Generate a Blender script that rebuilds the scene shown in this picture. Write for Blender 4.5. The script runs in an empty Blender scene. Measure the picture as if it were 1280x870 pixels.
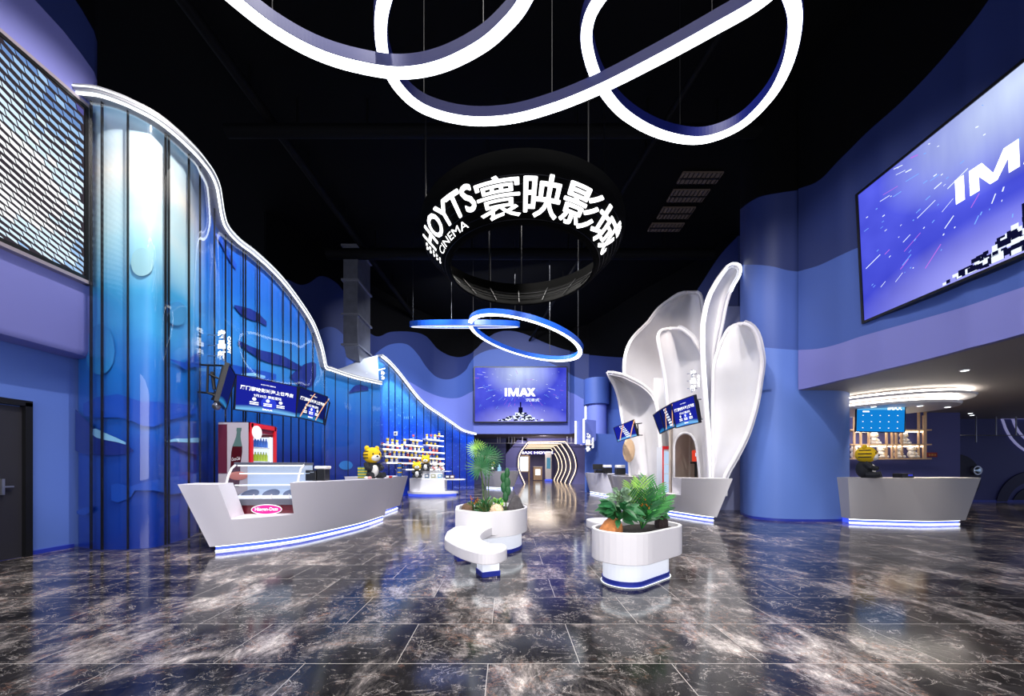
import bpy, bmesh, math, random
from mathutils import Vector, Matrix
random.seed(7)
SC = bpy.context.scene
COL = SC.collection
PI = math.pi
# ------------------------------------------------------------------ camera, exposure, world, lights
F, H0, CX, HY = 450.0, 1.28, 634.0, 585.0        # focal length in px of 1280, eye height, principal column, horizon row
cam = bpy.data.cameras.new('camera'); camo = bpy.data.objects.new('camera', cam); COL.objects.link(camo)
camo.location = (0, 0, H0); camo.rotation_euler = (PI/2, 0, 0)
cam.sensor_width = 36; cam.lens = F/1280*36
cam.shift_x = (640-CX)/1280; cam.shift_y = (HY-435)/1280
cam.clip_start = 0.05; cam.clip_end = 300
SC.camera = camo
vs = SC.view_settings
SC.display_settings.display_device = 'sRGB'
vs.view_transform = 'Standard'; vs.look = 'None'; vs.gamma = 1; vs.use_curve_mapping = False; vs.exposure = 0.0
SC.cycles.use_denoising = True
SC.cycles.max_bounces = 7; SC.cycles.diffuse_bounces = 3; SC.cycles.glossy_bounces = 4
SC.cycles.transparent_max_bounces = 12; SC.cycles.sample_clamp_indirect = 4.0
w = bpy.data.worlds.new('world'); SC.world = w; w.use_nodes = True
w.node_tree.nodes['Background'].inputs[0].default_value = (0.55, 0.62, 0.9, 1)
w.node_tree.nodes['Background'].inputs[1].default_value = 0.6

def lamp_area(name, loc, target, size, energy, color=(1, 1, 1), sy=None, spread=PI):
    l = bpy.data.lights.new(name, 'AREA'); l.energy = energy; l.color = color; l.spread = spread
    l.shape = 'RECTANGLE'; l.size = size; l.size_y = sy or size
    o = bpy.data.objects.new(name, l); COL.objects.link(o); o.location = loc
    d = Vector(target)-Vector(loc); o.rotation_euler = d.to_track_quat('-Z', 'Y').to_euler(); return o
def lamp_spot(name, loc, target, energy, angle=60, color=(1, 1, 1), blend=0.6, r=0.08):
    l = bpy.data.lights.new(name, 'SPOT'); l.energy = energy; l.color = color
    l.spot_size = math.radians(angle); l.spot_blend = blend; l.shadow_soft_size = r
    o = bpy.data.objects.new(name, l); COL.objects.link(o); o.location = loc
    d = Vector(target)-Vector(loc); o.rotation_euler = d.to_track_quat('-Z', 'Y').to_euler(); return o
WH = (1, 0.97, 0.93)
lamp_area('front_fill', (0, -3.2, 2.6), (0, 6.0, 1.4), 9, 420, (1, 0.98, 0.97), 3.5)  # added fill behind the camera, brightens everything that faces it
lamp_spot('unseen_ceiling_spot', (-1.0, -1.6, 8.4), (-3.6, 6.0, 0.7), 1100, 46, WH)  # added spot, unseen, brightens the left counter front
lamp_spot('unseen_ceiling_spot', (0.4, -2.0, 8.0), (0.7, 4.3, 0.4), 1000, 44, WH)  # added spot, unseen, brightens the planter fronts
lamp_spot('unseen_ceiling_spot', (2.0, -0.5, 8.4), (4.6, 9.0, 0.9), 2000, 34, WH)  # added spot, unseen, brightens the petal counter front
lamp_spot('unseen_ceiling_spot', (0.0, 1.6, 9.4), (0.0, 2.9, 0.0), 420, 95, WH)  # added spot, unseen, lifts the foreground floor
lamp_area('hall_light', (0, 3.0, 9.4), (0, 4.0, 0), 6, 300, WH, 3, math.radians(125))
lamp_area('hall_light', (0, 12.0, 9.8), (0, 12, 0), 6, 450, WH, 2, math.radians(125))
lamp_area('hall_light', (-1, 15.5, 9.6), (0, 20, 3.5), 6, 700, (0.9, 0.93, 1), 2)
lamp_spot('unseen_ceiling_spot', (-3.0, 4.0, 8.8), (-7, 6.0, 3.0), 1500, 70, (1, 0.95, 0.9))
lamp_spot('unseen_ceiling_spot', (-2.6, 4.2, 9.0), (-6.0, 5.8, 6.0), 800, 30, (1, 0.93, 0.84))
lamp_spot('unseen_ceiling_spot', (-3.0, 7.5, 8.8), (-6.3, 10.0, 3.4), 1800, 75, (0.9, 0.95, 1))
lamp_spot('unseen_ceiling_spot', (-1.5, 3.6, 8.6), (-4.0, 6.2, 0.9), 1100, 50, WH)
lamp_spot('unseen_ceiling_spot', (2.8, 4.2, 8.6), (7.3, 8.2, 2.6), 900, 70, (1, 0.97, 0.95))
lamp_spot('unseen_ceiling_spot', (2.5, 6.0, 8.8), (5.2, 10.3, 3.0), 1000, 55, (1, 0.93, 0.86))
lamp_spot('unseen_ceiling_spot', (3.0, 7.6, 8.9), (4.9, 12.6, 5.6), 900, 40, (1, 0.86, 0.74))
lamp_spot('unseen_ceiling_spot', (0.2, 2.2, 8.6), (0.8, 4.4, 0.6), 700, 45, WH)
lamp_spot('unseen_ceiling_spot', (1.0, 7.5, 9.2), (3.8, 15.6, 0.9), 3200, 50, WH)  # added spot, unseen, lifts the ticket counter fronts
lamp_spot('unseen_ceiling_spot', (-0.5, 8.5, 9.4), (-1.2, 19.0, 0.9), 1800, 34, WH)  # added spot, unseen, lifts the reception counter and podium
lamp_spot('passage_front_fill', (2.5, 25.2, 3.4), (3, 28.4, 1.2), 520, 140, (0.9, 0.88, 1))  # unseen spot added to brighten the wall around the arches
lamp_spot('unseen_ceiling_spot', (-2.0, 13.0, 9.0), (-5.0, 18.0, 2.5), 3600, 70, (0.85, 0.92, 1))
lamp_spot('unseen_ceiling_spot', (1.5, 14.0, 9.0), (1.0, 24.0, 5.0), 3200, 75, (0.9, 0.93, 1))
lamp_spot('unseen_ceiling_spot', (2.0, 12.0, 9.0), (4.2, 18.5, 1.5), 1600, 60, (0.9, 0.95, 1))
lamp_area('shop_fill', (10.6, 10.6, 2.75), (10.8, 12, 1.2), 2.5, 55, (1, 0.9, 0.8), 0.5)  # added fill under the soffit, unseen, lights the shop wall
lamp_area('passage_light', (3.1, 33, 3.25), (3.1, 33, 0), 2.5, 190, (1, 0.85, 0.72), 8)
lamp_area('passage_light', (3.0, 42, 3.2), (3, 42, 0), 4, 130, (1, 0.85, 0.72), 3)

# ------------------------------------------------------------------ helpers
def W(px, py, z): return Vector(((px-CX)*z/F, z, H0+(HY-py)*z/F))
def G(px, py, h=0.0):
    z = (H0-h)*F/(py-HY); return Vector(((px-CX)*z/F, z, h))
def lin(v):
    v = v/255.0
    return v/12.92 if v <= 0.04045 else ((v+0.055)/1.055)**2.4
def rgb(r, g, b): return (lin(r), lin(g), lin(b), 1)
def lerp(a, b, t): return a+(b-a)*t
def interp(pts, x):
    if x <= pts[0][0]: return pts[0][1]
    for (a, u), (b, v) in zip(pts, pts[1:]):
        if x <= b: return lerp(u, v, (x-a)/(b-a)) if b > a else v
    return pts[-1][1]
def smooth(pts, x):
    n = len(pts)
    if x <= pts[0][0]: return pts[0][1]
    if x >= pts[-1][0]: return pts[-1][1]
    for i in range(n-1):
        if x <= pts[i+1][0]:
            x0, y0 = pts[i]; x1, y1 = pts[i+1]; h = x1-x0
            m = (y1-y0)/h
            ma = m if i == 0 else (y1-pts[i-1][1])/(x1-pts[i-1][0])
            mb = m if i == n-2 else (pts[i+2][1]-y0)/(pts[i+2][0]-x0)
            t = (x-x0)/h
            return (2*t**3-3*t*t+1)*y0+(t**3-2*t*t+t)*h*ma+(3*t*t-2*t**3)*y1+(t**3-t*t)*h*mb
def catmull(P, k=8, closed=False):
    out = []; n = len(P)
    for i in range(n if closed else n-1):
        if closed: a, b, c, d = P[(i-1) % n], P[i], P[(i+1) % n], P[(i+2) % n]
        else: a, b, c, d = P[max(i-1, 0)], P[i], P[i+1], P[min(i+2, n-1)]
        for j in range(k):
            t = j/k
            out.append(0.5*((2*b)+(c-a)*t+(2*a-5*b+4*c-d)*t*t+(3*b-a-3*c+d)*t**3))
    if not closed: out.append(P[-1].copy())
    return out

MATS = {}
def mat(name, col, rough=0.5, metal=0.0, emit=None, es=0.0, bump=0.0, bscale=40, spec=0.5, coat=0.0, var=0.0, vscale=3.0):
    if name in MATS: return MATS[name]
    m = bpy.data.materials.new(name); m.use_nodes = True; nt = m.node_tree; b = nt.nodes['Principled BSDF']
    b.inputs['Base Color'].default_value = col; b.inputs['Roughness'].default_value = rough
    b.inputs['Metallic'].default_value = metal; b.inputs['Specular IOR Level'].default_value = spec
    b.inputs['Coat Weight'].default_value = coat; b.inputs['Coat Roughness'].default_value = 0.05
    if emit: b.inputs['Emission Color'].default_value = emit; b.inputs['Emission Strength'].default_value = es
    if var > 0:
        n = nt.nodes.new('ShaderNodeTexNoise'); n.inputs['Scale'].default_value = vscale; n.inputs['Detail'].default_value = 4
        g = nt.nodes.new('ShaderNodeNewGeometry'); nt.links.new(g.outputs['Position'], n.inputs['Vector'])
        r = nt.nodes.new('ShaderNodeValToRGB'); e = r.color_ramp.elements
        e[0].position = 0.3; e[1].position = 0.7
        e[0].color = tuple(c*(1-var) for c in col[:3])+(1,); e[1].color = tuple(min(1, c*(1+var)) for c in col[:3])+(1,)
        nt.links.new(n.outputs['Fac'], r.inputs[0]); nt.links.new(r.outputs[0], b.inputs['Base Color'])
    if bump > 0:
        n = nt.nodes.new('ShaderNodeTexNoise'); n.inputs['Scale'].default_value = bscale; n.inputs['Detail'].default_value = 5
        g = nt.nodes.new('ShaderNodeNewGeometry'); nt.links.new(g.outputs['Position'], n.inputs['Vector'])
        bp = nt.nodes.new('ShaderNodeBump'); bp.inputs['Strength'].default_value = bump; bp.inputs['Distance'].default_value = 0.02
        nt.links.new(n.outputs['Fac'], bp.inputs['Height']); nt.links.new(bp.outputs[0], b.inputs['Normal'])
    MATS[name] = m; return m
def emis(name, col, s):
    if name in MATS: return MATS[name]
    m = bpy.data.materials.new(name); m.use_nodes = True; nt = m.node_tree
    nt.nodes.remove(nt.nodes['Principled BSDF']); e = nt.nodes.new('ShaderNodeEmission')
    e.inputs[0].default_value = col; e.inputs[1].default_value = s
    nt.links.new(e.outputs[0], nt.nodes['Material Output'].inputs[0]); MATS[name] = m; return m
def glassy(name, tint=(1, 1, 1, 1), refl=0.12):
    if name in MATS: return MATS[name]
    m = bpy.data.materials.new(name); m.use_nodes = True; nt = m.node_tree
    nt.nodes.remove(nt.nodes['Principled BSDF'])
    t = nt.nodes.new('ShaderNodeBsdfTransparent'); t.inputs[0].default_value = tint
    g = nt.nodes.new('ShaderNodeBsdfGlossy'); g.inputs['Roughness'].default_value = 0.03
    ge = nt.nodes.new('ShaderNodeNewGeometry'); dt = nt.nodes.new('ShaderNodeVectorMath'); dt.operation = 'DOT_PRODUCT'
    nt.links.new(ge.outputs['Normal'], dt.inputs[0]); nt.links.new(ge.outputs['Incoming'], dt.inputs[1]); N = ND(nt)
    fr = N.m('MULTIPLY_ADD', N.m('POWER', N.m('SUBTRACT', 1.0, N.m('ABSOLUTE', dt.outputs['Value'])), 5.0), 0.7, refl*0.35)
    mx = nt.nodes.new('ShaderNodeMixShader')
    nt.links.new(fr, mx.inputs[0]); nt.links.new(t.outputs[0], mx.inputs[1]); nt.links.new(g.outputs[0], mx.inputs[2])
    nt.links.new(mx.outputs[0], nt.nodes['Material Output'].inputs[0]); MATS[name] = m; return m

class ND:
    """tiny node helper"""
    def __init__(s, nt): s.nt = nt
    def v(s, node, i, val):
        if isinstance(val, bpy.types.NodeSocket): s.nt.links.new(val, node.inputs[i])
        elif val is not None: node.inputs[i].default_value = val
    def m(s, op, a, b=None, c=None):
        n = s.nt.nodes.new('ShaderNodeMath'); n.operation = op
        s.v(n, 0, a); s.v(n, 1, b); s.v(n, 2, c); return n.outputs[0]
    def ramp(s, f, stops, interp='LINEAR'):
        n = s.nt.nodes.new('ShaderNodeValToRGB'); n.color_ramp.interpolation = interp
        e = n.color_ramp.elements
        while len(e) < len(stops): e.new(0.5)
        for k, (p, c) in enumerate(stops): e[k].position = p; e[k].color = c
        s.v(n, 0, f); return n.outputs[0]
    def mix(s, f, a, b, mode='MIX'):
        n = s.nt.nodes.new('ShaderNodeMixRGB'); n.blend_type = mode
        s.v(n, 0, f); s.v(n, 1, a); s.v(n, 2, b); return n.outputs[0]
    def noise(s, vec, scale, detail=4, rough=0.5, dist=0.0):
        n = s.nt.nodes.new('ShaderNodeTexNoise'); n.inputs['Scale'].default_value = scale; n.inputs['Detail'].default_value = detail
        n.inputs['Roughness'].default_value = rough; n.inputs['Distortion'].default_value = dist
        s.v(n, 'Vector', vec); return n.outputs['Fac']
    def mapping(s, vec, scale=(1, 1, 1), rot=(0, 0, 0), loc=(0, 0, 0)):
        n = s.nt.nodes.new('ShaderNodeMapping'); n.inputs['Scale'].default_value = scale
        n.inputs['Rotation'].default_value = rot; n.inputs['Location'].default_value = loc; s.v(n, 0, vec); return n.outputs[0]

GLASS = glassy('clear_glass')
def wm(o):
    m = Matrix.Identity(4)
    while o is not None: m = o.matrix_basis @ m; o = o.parent
    return m
def tag(o, label=None, cat=None, group=None, kind=None):
    if label: o['label'] = label
    if cat: o['category'] = cat
    if group: o['group'] = group
    if kind: o['kind'] = kind
    return o
def thing(name, label, cat, loc=(0, 0, 0), rotz=0.0, group=None, matrix=None):
    o = bpy.data.objects.new(name, None); COL.objects.link(o); o.empty_display_size = 0.1
    if matrix is not None: o.matrix_basis = matrix
    else: o.location = loc; o.rotation_euler = (0, 0, rotz)
    return tag(o, label, cat, group)
class MB:
    def __init__(s): s.v = []; s.f = []; s.mi = []; s.cur = 0; s.sm = []; s.smooth = False
    def add(s, vs_, fs):
        b = len(s.v); s.v += [Vector(p) for p in vs_]
        for f in fs: s.f.append([i+b for i in f]); s.mi.append(s.cur); s.sm.append(s.smooth)
        return s
    def box(s, c, d, rz=0.0, M=None):
        x, y, z = d[0]/2, d[1]/2, d[2]/2
        R = M or Matrix.Rotation(rz, 3, 'Z'); c = Vector(c)
        vs_ = [c+R @ Vector((i*x, j*y, k*z)) for i in (-1, 1) for j in (-1, 1) for k in (-1, 1)]
        return s.add(vs_, [(0, 1, 3, 2), (4, 6, 7, 5), (0, 4, 5, 1), (2, 3, 7, 6), (0, 2, 6, 4), (1, 5, 7, 3)])
    def hexa(s, b4, t4): return s.add(list(b4)+list(t4), [(3, 2, 1, 0), (4, 5, 6, 7), (0, 1, 5, 4), (1, 2, 6, 5), (2, 3, 7, 6), (3, 0, 4, 7)])
    def grid(s, rows, closed=False, double=False):
        n = len(rows[0]); fs = []
        for i in range(len(rows)-1):
            for j in range(n if closed else n-1):
                k = (j+1) % n; fs.append((i*n+j, i*n+k, (i+1)*n+k, (i+1)*n+j))
        return s.add([p for r in rows for p in r], fs)
    def loft(s, rings, cap=True):
        n = len(rings[0]); s.grid(rings, closed=True); b = len(s.v)-n*len(rings)
        if cap:
            sm = s.smooth; s.smooth = False
            s.f.append([b+i for i in range(n)][::-1]); s.mi.append(s.cur); s.sm.append(False)
            e = b+n*(len(rings)-1); s.f.append([e+i for i in range(n)]); s.mi.append(s.cur); s.sm.append(False); s.smooth = sm
        return s
    def prism(s, pts, z0, z1): return s.loft([[Vector((p[0], p[1], z0)) for p in pts], [Vector((p[0], p[1], z1)) for p in pts]])
    def tube(s, path, r, n=8, cap=True, closed=False):
        sm = s.smooth; s.smooth = True
        P = [Vector(p) for p in path]; rings = []
        N = len(P); x = None
        for i, p in enumerate(P):
            a = P[i-1] if (i > 0 or closed) else p; b = P[(i+1) % N] if (i < N-1 or closed) else p
            t = (b-a).normalized() if (b-a).length > 1e-9 else Vector((0, 0, 1))
            if x is None: x = t.cross(Vector((0, 0, 1)) if abs(t.z) < 0.95 else Vector((1, 0, 0)))
            x = x-t*x.dot(t)
            x = x.normalized() if x.length > 1e-5 else t.orthogonal().normalized()
            y = x.cross(t)
            rr = r[i] if isinstance(r, (list, tuple)) else r
            rings.append([p+x*rr*math.cos(2*PI*k/n)+y*rr*math.sin(2*PI*k/n) for k in range(n)])
        if closed: rings.append(rings[0]); cap = False
        s.loft(rings, cap); s.smooth = sm; return s
    def ball(s, c, r, n=12, m=8, R=None):
        sm = s.smooth; s.smooth = True; c = Vector(c)
        r = Vector(r) if hasattr(r, '__len__') else Vector((r, r, r)); R = R or Matrix.Identity(3)
        rings = []
        for i in range(m+1):
            a = -PI/2+PI*i/m; a = max(-1.54, min(1.54, a))
            rings.append([c+R @ Vector((r.x*math.cos(a)*math.cos(2*PI*k/n), r.y*math.cos(a)*math.sin(2*PI*k/n), r.z*math.sin(a))) for k in range(n)])
        s.loft(rings); s.smooth = sm; return s
    def ribbon(s, path, w, h, closed=False):
        """horizontal rectangular section swept along path (width w, height h above the path)"""
        P = [Vector(p) for p in path]; N = len(P); rings = []
        for i, p in enumerate(P):
            a = P[i-1] if (i > 0 or closed) else p; b = P[(i+1) % N] if (i < N-1 or closed) else p
            t = (b-a); t.z = 0; t = t.normalized() if t.length > 1e-6 else Vector((1, 0, 0)); nn = Vector((-t.y, t.x, 0))
            z = Vector((0, 0, h)); rings.append([p-nn*w/2, p+nn*w/2, p+nn*w/2+z, p-nn*w/2+z])
        if closed: rings.append(rings[0])
        return s.loft(rings, not closed)
    def build(s, name, m, parent=None, local=False, bevel=0.0, origin=None, solid=0.0, seg=2):
        me = bpy.data.meshes.new(name)
        if parent is not None:
            vs_ = s.v if local else [wm(parent).inverted() @ p for p in s.v]; loc = Vector((0, 0, 0))
        else:
            xs = [p.x for p in s.v]; ys = [p.y for p in s.v]; zs = [p.z for p in s.v]
            loc = Vector(origin) if origin else Vector(((min(xs)+max(xs))/2, (min(ys)+max(ys))/2, min(zs)))
            vs_ = [p-loc for p in s.v]
        me.from_pydata([tuple(p) for p in vs_], [], s.f); me.update()
        for mm in (m if isinstance(m, (list, tuple)) else [m]): me.materials.append(mm)
        for p, i, q in zip(me.polygons, s.mi, s.sm): p.material_index = i; p.use_smooth = q
        if solid:
            bm = bmesh.new(); bm.from_mesh(me); bmesh.ops.remove_doubles(bm, verts=bm.verts, dist=1e-5)
            bmesh.ops.recalc_face_normals(bm, faces=bm.faces); bmesh.ops.solidify(bm, geom=bm.faces[:], thickness=solid); bm.to_mesh(me); bm.free()
        if any(s.sm): me.set_sharp_from_angle(angle=math.radians(38))
        o = bpy.data.objects.new(name, me); COL.objects.link(o); o.location = loc
        if parent is not None: o.parent = parent
        if bevel:
            md = o.modifiers.new('bevel', 'BEVEL'); md.width = bevel; md.segments = seg; md.limit_method = 'ANGLE'; md.angle_limit = math.radians(40)
        return o
def dup(root, loc=None, rotz=None, scale=None, label=None, group=None):
    r = root.copy(); COL.objects.link(r)
    if loc is not None: r.location = loc
    if rotz is not None: r.rotation_euler = (0, 0, rotz)
    if scale is not None: r.scale = (scale,)*3 if not hasattr(scale, '__len__') else scale
    if label: r['label'] = label
    if group: r['group'] = group
    for ch in list(root.children):
        c = ch.copy(); COL.objects.link(c); c.parent = r
        for g in list(ch.children):
            d = g.copy(); COL.objects.link(d); d.parent = c
    return r
def text_geo(body, w_=None, h_=None, bold=0.0, ext=0.0, shear=0.0, size=1.0):
    cu = bpy.data.curves.new('t', 'FONT'); cu.body = body; cu.size = size; cu.extrude = ext; cu.offset = bold; cu.shear = shear
    cu.resolution_u = 3
    o = bpy.data.objects.new('t', cu); COL.objects.link(o)
    dg = bpy.context.evaluated_depsgraph_get(); dg.update()
    me = bpy.data.meshes.new_from_object(o.evaluated_get(dg))
    vs_ = [v.co.copy() for v in me.vertices]; fs = [tuple(p.vertices) for p in me.polygons]
    bpy.data.objects.remove(o); bpy.data.curves.remove(cu); bpy.data.meshes.remove(me)
    x0, x1 = min(v.x for v in vs_), max(v.x for v in vs_); y0, y1 = min(v.y for v in vs_), max(v.y for v in vs_)
    sx = w_/(x1-x0) if w_ else None; sy = h_/(y1-y0) if h_ else None
    sx = sx or sy or 1; sy = sy or sx
    return [Vector(((v.x-(x0+x1)/2)*sx, (v.y-(y0+y1)/2)*sy, v.z)) for v in vs_], fs
def text_part(body, u, v, w_, h_, m, parent, z=0.006, bold=0.0, name='lettering', shear=0.0, ext=0.0, rot=0.0):
    vs_, fs = text_geo(body, w_, h_, bold, ext, shear)
    b = MB(); R = Matrix.Rotation(rot, 3, 'Z'); b.add([R @ p+Vector((u, v, z)) for p in vs_], fs)
    return b.build(name, m, parent, local=True)
def frame_from(TL, TR, BL):
    """matrix with x right, y up, z towards the room, origin at the centre, plus width and height"""
    r = TR-TL; u = TL-BL; wd = r.length; x = r.normalized(); u2 = u-x*u.dot(x); ht = u2.length; y = u2.normalized(); z = x.cross(y)
    c = TL+x*wd/2-y*ht/2
    M = Matrix.Identity(4)
    for i in range(3): M[i][0] = x[i]; M[i][1] = y[i]; M[i][2] = z[i]; M[i][3] = c[i]
    return M, wd, ht
def struct(b, name, m, **k):
    o = b.build(name, m, **k); o['kind'] = 'structure'; return o
ORD = ['first', 'second', 'third', 'fourth', 'fifth', 'sixth', 'seventh', 'eighth', 'ninth', 'tenth', 'eleventh', 'twelfth']

# ------------------------------------------------------------------ materials
BLK = mat('ceiling_black', rgb(3, 3, 4), 0.9, spec=0.1)
NAVY = mat('paint_navy', rgb(32, 46, 100), 0.6, bump=0.02)
MIDB = mat('paint_blue', rgb(66, 92, 166), 0.6, bump=0.02)
LITB = mat('paint_periwinkle', rgb(112, 126, 208), 0.6, bump=0.02)
COLB = mat('paint_column_blue', rgb(94, 126, 204), 0.55, bump=0.02)
PURP = mat('paint_lavender', rgb(122, 124, 192), 0.6, bump=0.02)
LOWB = mat('paint_low_blue', rgb(82, 110, 186), 0.6, bump=0.02)
DUSK = mat('paint_dusk', rgb(104, 100, 150), 0.6)
DUSKD = mat('paint_dusk_dark', rgb(52, 54, 96), 0.6)
WHITE = mat('white_gloss', rgb(238, 234, 236), 0.35, bump=0.01)
PEARL = mat('pearl_resin', rgb(214, 212, 216), 0.32, var=0.05, vscale=1.2, coat=0.2)
GREYC = mat('counter_grey', rgb(226, 222, 230), 0.45, bump=0.02)
GREYR = mat('counter_warm_grey', rgb(190, 186, 186), 0.45, bump=0.02)
SOFF = mat('soffit_grey', rgb(150, 144, 142), 0.6)
BLUEP = mat('plinth_blue', rgb(36, 52, 160), 0.4)
BLUEE = mat('plinth_lit', rgb(60, 80, 230), 0.4, emit=rgb(70, 95, 235), es=0.9)
LED = emis('led_white', (0.9, 0.95, 1, 1), 3.5)
LEDS = emis('led_soft', (0.92, 0.96, 1, 1), 1.6)
LEDR = emis('led_ribbon', (0.93, 0.97, 1, 1), 6.0)
LEDW = emis('led_warm', (1, 0.74, 0.50, 1), 2.6)
LEDB = emis('led_blue', rgb(110, 130, 255), 2.0)
SKIRT = mat('ribbon_blue', rgb(6, 14, 70), 0.5, spec=0.1)
BLACKM = mat('black_metal', rgb(22, 22, 25), 0.45, metal=0.4)
BLACKP = mat('black_plastic', rgb(14, 14, 17), 0.35)
STEEL = mat('steel', rgb(170, 172, 178), 0.3, metal=0.9)
DUCT = mat('duct_metal', rgb(120, 122, 132), 0.38, metal=0.7, var=0.15)
TXT = emis('screen_white', (0.95, 0.97, 1, 1), 1.6)
SIGNW = emis('sign_white', (1, 1, 1, 1), 2.6)
MAROON = mat('maroon', rgb(92, 14, 30), 0.3, coat=0.4)
RED = mat('red', rgb(200, 24, 34), 0.35)
YEL = mat('yellow_plush', rgb(240, 196, 20), 0.85, bump=0.2, bscale=90)
PBLK = mat('black_plush', rgb(34, 36, 42), 0.9, bump=0.2, bscale=90)
PWHT = mat('white_plush', rgb(236, 232, 228), 0.9, bump=0.2, bscale=90)
WOOD = mat('pale_wood', rgb(202, 170, 138), 0.5, var=0.1)
SKIN = mat('rock_cream', rgb(236, 206, 170), 0.8, bump=0.5, bscale=30)

def mk_floor():
    m = bpy.data.materials.new('marble_tiles'); m.use_nodes = True; nt = m.node_tree; b = nt.nodes['Principled BSDF']; N = ND(nt)
    g = nt.nodes.new('ShaderNodeNewGeometry'); pos = g.outputs['Position']
    sep = nt.nodes.new('ShaderNodeSeparateXYZ'); nt.links.new(pos, sep.inputs[0])
    X, Y = sep.outputs[0], sep.outputs[1]
    ry = N.m('DIVIDE', N.m('SUBTRACT', Y, 2.356), 0.6); row = N.m('FLOOR', ry); fy = N.m('SUBTRACT', ry, row)
    par = N.m('MODULO', N.m('ADD', row, 100), 2)
    rx = N.m('ADD', N.m('DIVIDE', N.m('ADD', X, 0.125), 1.2), N.m('MULTIPLY', N.m('SUBTRACT', 1, par), 0.5))
    cx = N.m('FLOOR', rx); fx = N.m('SUBTRACT', rx, cx)
    gx = N.m('MINIMUM', fx, N.m('SUBTRACT', 1, fx)); gy = N.m('MINIMUM', fy, N.m('SUBTRACT', 1, fy))
    dist = N.m('MINIMUM', N.m('MULTIPLY', gx, 1.2), N.m('MULTIPLY', gy, 0.6))
    grout = N.m('LESS_THAN', dist, 0.0022)
    wn = nt.nodes.new('ShaderNodeTexWhiteNoise'); wn.noise_dimensions = '2D'
    cmb = nt.nodes.new('ShaderNodeCombineXYZ'); nt.links.new(cx, cmb.inputs[0]); nt.links.new(row, cmb.inputs[1])
    nt.links.new(cmb.outputs[0], wn.inputs['Vector'])
    off = nt.nodes.new('ShaderNodeVectorMath'); off.operation = 'SCALE'; nt.links.new(wn.outputs['Color'], off.inputs[0]); off.inputs['Scale'].default_value = 0.22
    add = nt.nodes.new('ShaderNodeVectorMath'); add.operation = 'ADD'; nt.links.new(pos, add.inputs[0]); nt.links.new(off.outputs[0], add.inputs[1])
    p = N.mapping(add.outputs[0], scale=(1.15, 0.9, 1), rot=(0, 0, 0.30))
    big = N.noise(p, 1.0, 7, 0.60, 0.9)
    med = N.noise(N.mapping(add.outputs[0], scale=(1.7, 1.0, 1), rot=(0, 0, 0.45)), 2.8, 10, 0.76, 0.6)
    fine = N.noise(N.mapping(add.outputs[0], scale=(2.0, 1.1, 1), rot=(0, 0, 0.5)), 15, 9, 0.82, 0.5)
    tone = N.m('ADD', N.m('MULTIPLY', big, 0.55), N.m('MULTIPLY', med, 0.45))
    base = N.ramp(tone, [(0.40, rgb(26, 25, 26)), (0.48, rgb(44, 42, 43)), (0.525, rgb(78, 74, 73)), (0.57, rgb(130, 122, 119)), (0.65, rgb(205, 196, 190))])
    tex = N.ramp(fine, [(0.34, (0.35, 0.35, 0.36, 1)), (0.46, (0.8, 0.8, 0.8, 1)), (0.54, (1.1, 1.08, 1.06, 1)), (0.63, (2.1, 2.02, 1.95, 1))])
    base = N.mix(1.0, base, tex, 'MULTIPLY')
    v2 = N.noise(N.mapping(add.outputs[0], scale=(0.8, 1.6, 1), rot=(0, 0, 0.3)), 2.2, 7, 0.62, 0.9)
    edge = N.m('ABSOLUTE', N.m('SUBTRACT', v2, 0.5))
    vmask = N.ramp(big, [(0.45, (0, 0, 0, 1)), (0.58, (1, 1, 1, 1))])
    base = N.mix(N.m('MULTIPLY', N.ramp(edge, [(0.0, (1, 1, 1, 1)), (0.007, (0, 0, 0, 1))]), N.m('MULTIPLY', vmask, 0.7)), base, rgb(176, 126, 100))
    v3 = N.noise(N.mapping(add.outputs[0], scale=(0.9, 1.7, 1), rot=(0, 0, 0.9)), 3.1, 7, 0.62, 1.1)
    base = N.mix(N.m('MULTIPLY', N.ramp(N.m('ABSOLUTE', N.m('SUBTRACT', v3, 0.5)), [(0.0, (1, 1, 1, 1)), (0.008, (0, 0, 0, 1))]), N.m('MULTIPLY', N.ramp(med, [(0.40, (0, 0, 0, 1)), (0.5, (1, 1, 1, 1))]), 0.8)), base, rgb(196, 186, 180))
    base = N.mix(grout, base, rgb(190, 182, 176))
    nt.links.new(base, b.inputs['Base Color'])
    nt.links.new(N.m('ADD', 0.09, N.m('MULTIPLY', fine, 0.07)), b.inputs['Roughness'])
    b.inputs['Specular IOR Level'].default_value = 0.34
    bp = nt.nodes.new('ShaderNodeBump'); bp.inputs['Strength'].default_value = 0.03; bp.inputs['Distance'].default_value = 0.01
    nt.links.new(N.noise(pos, 4, 2), bp.inputs['Height']); nt.links.new(bp.outputs[0], b.inputs['Normal'])
    return m
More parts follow.
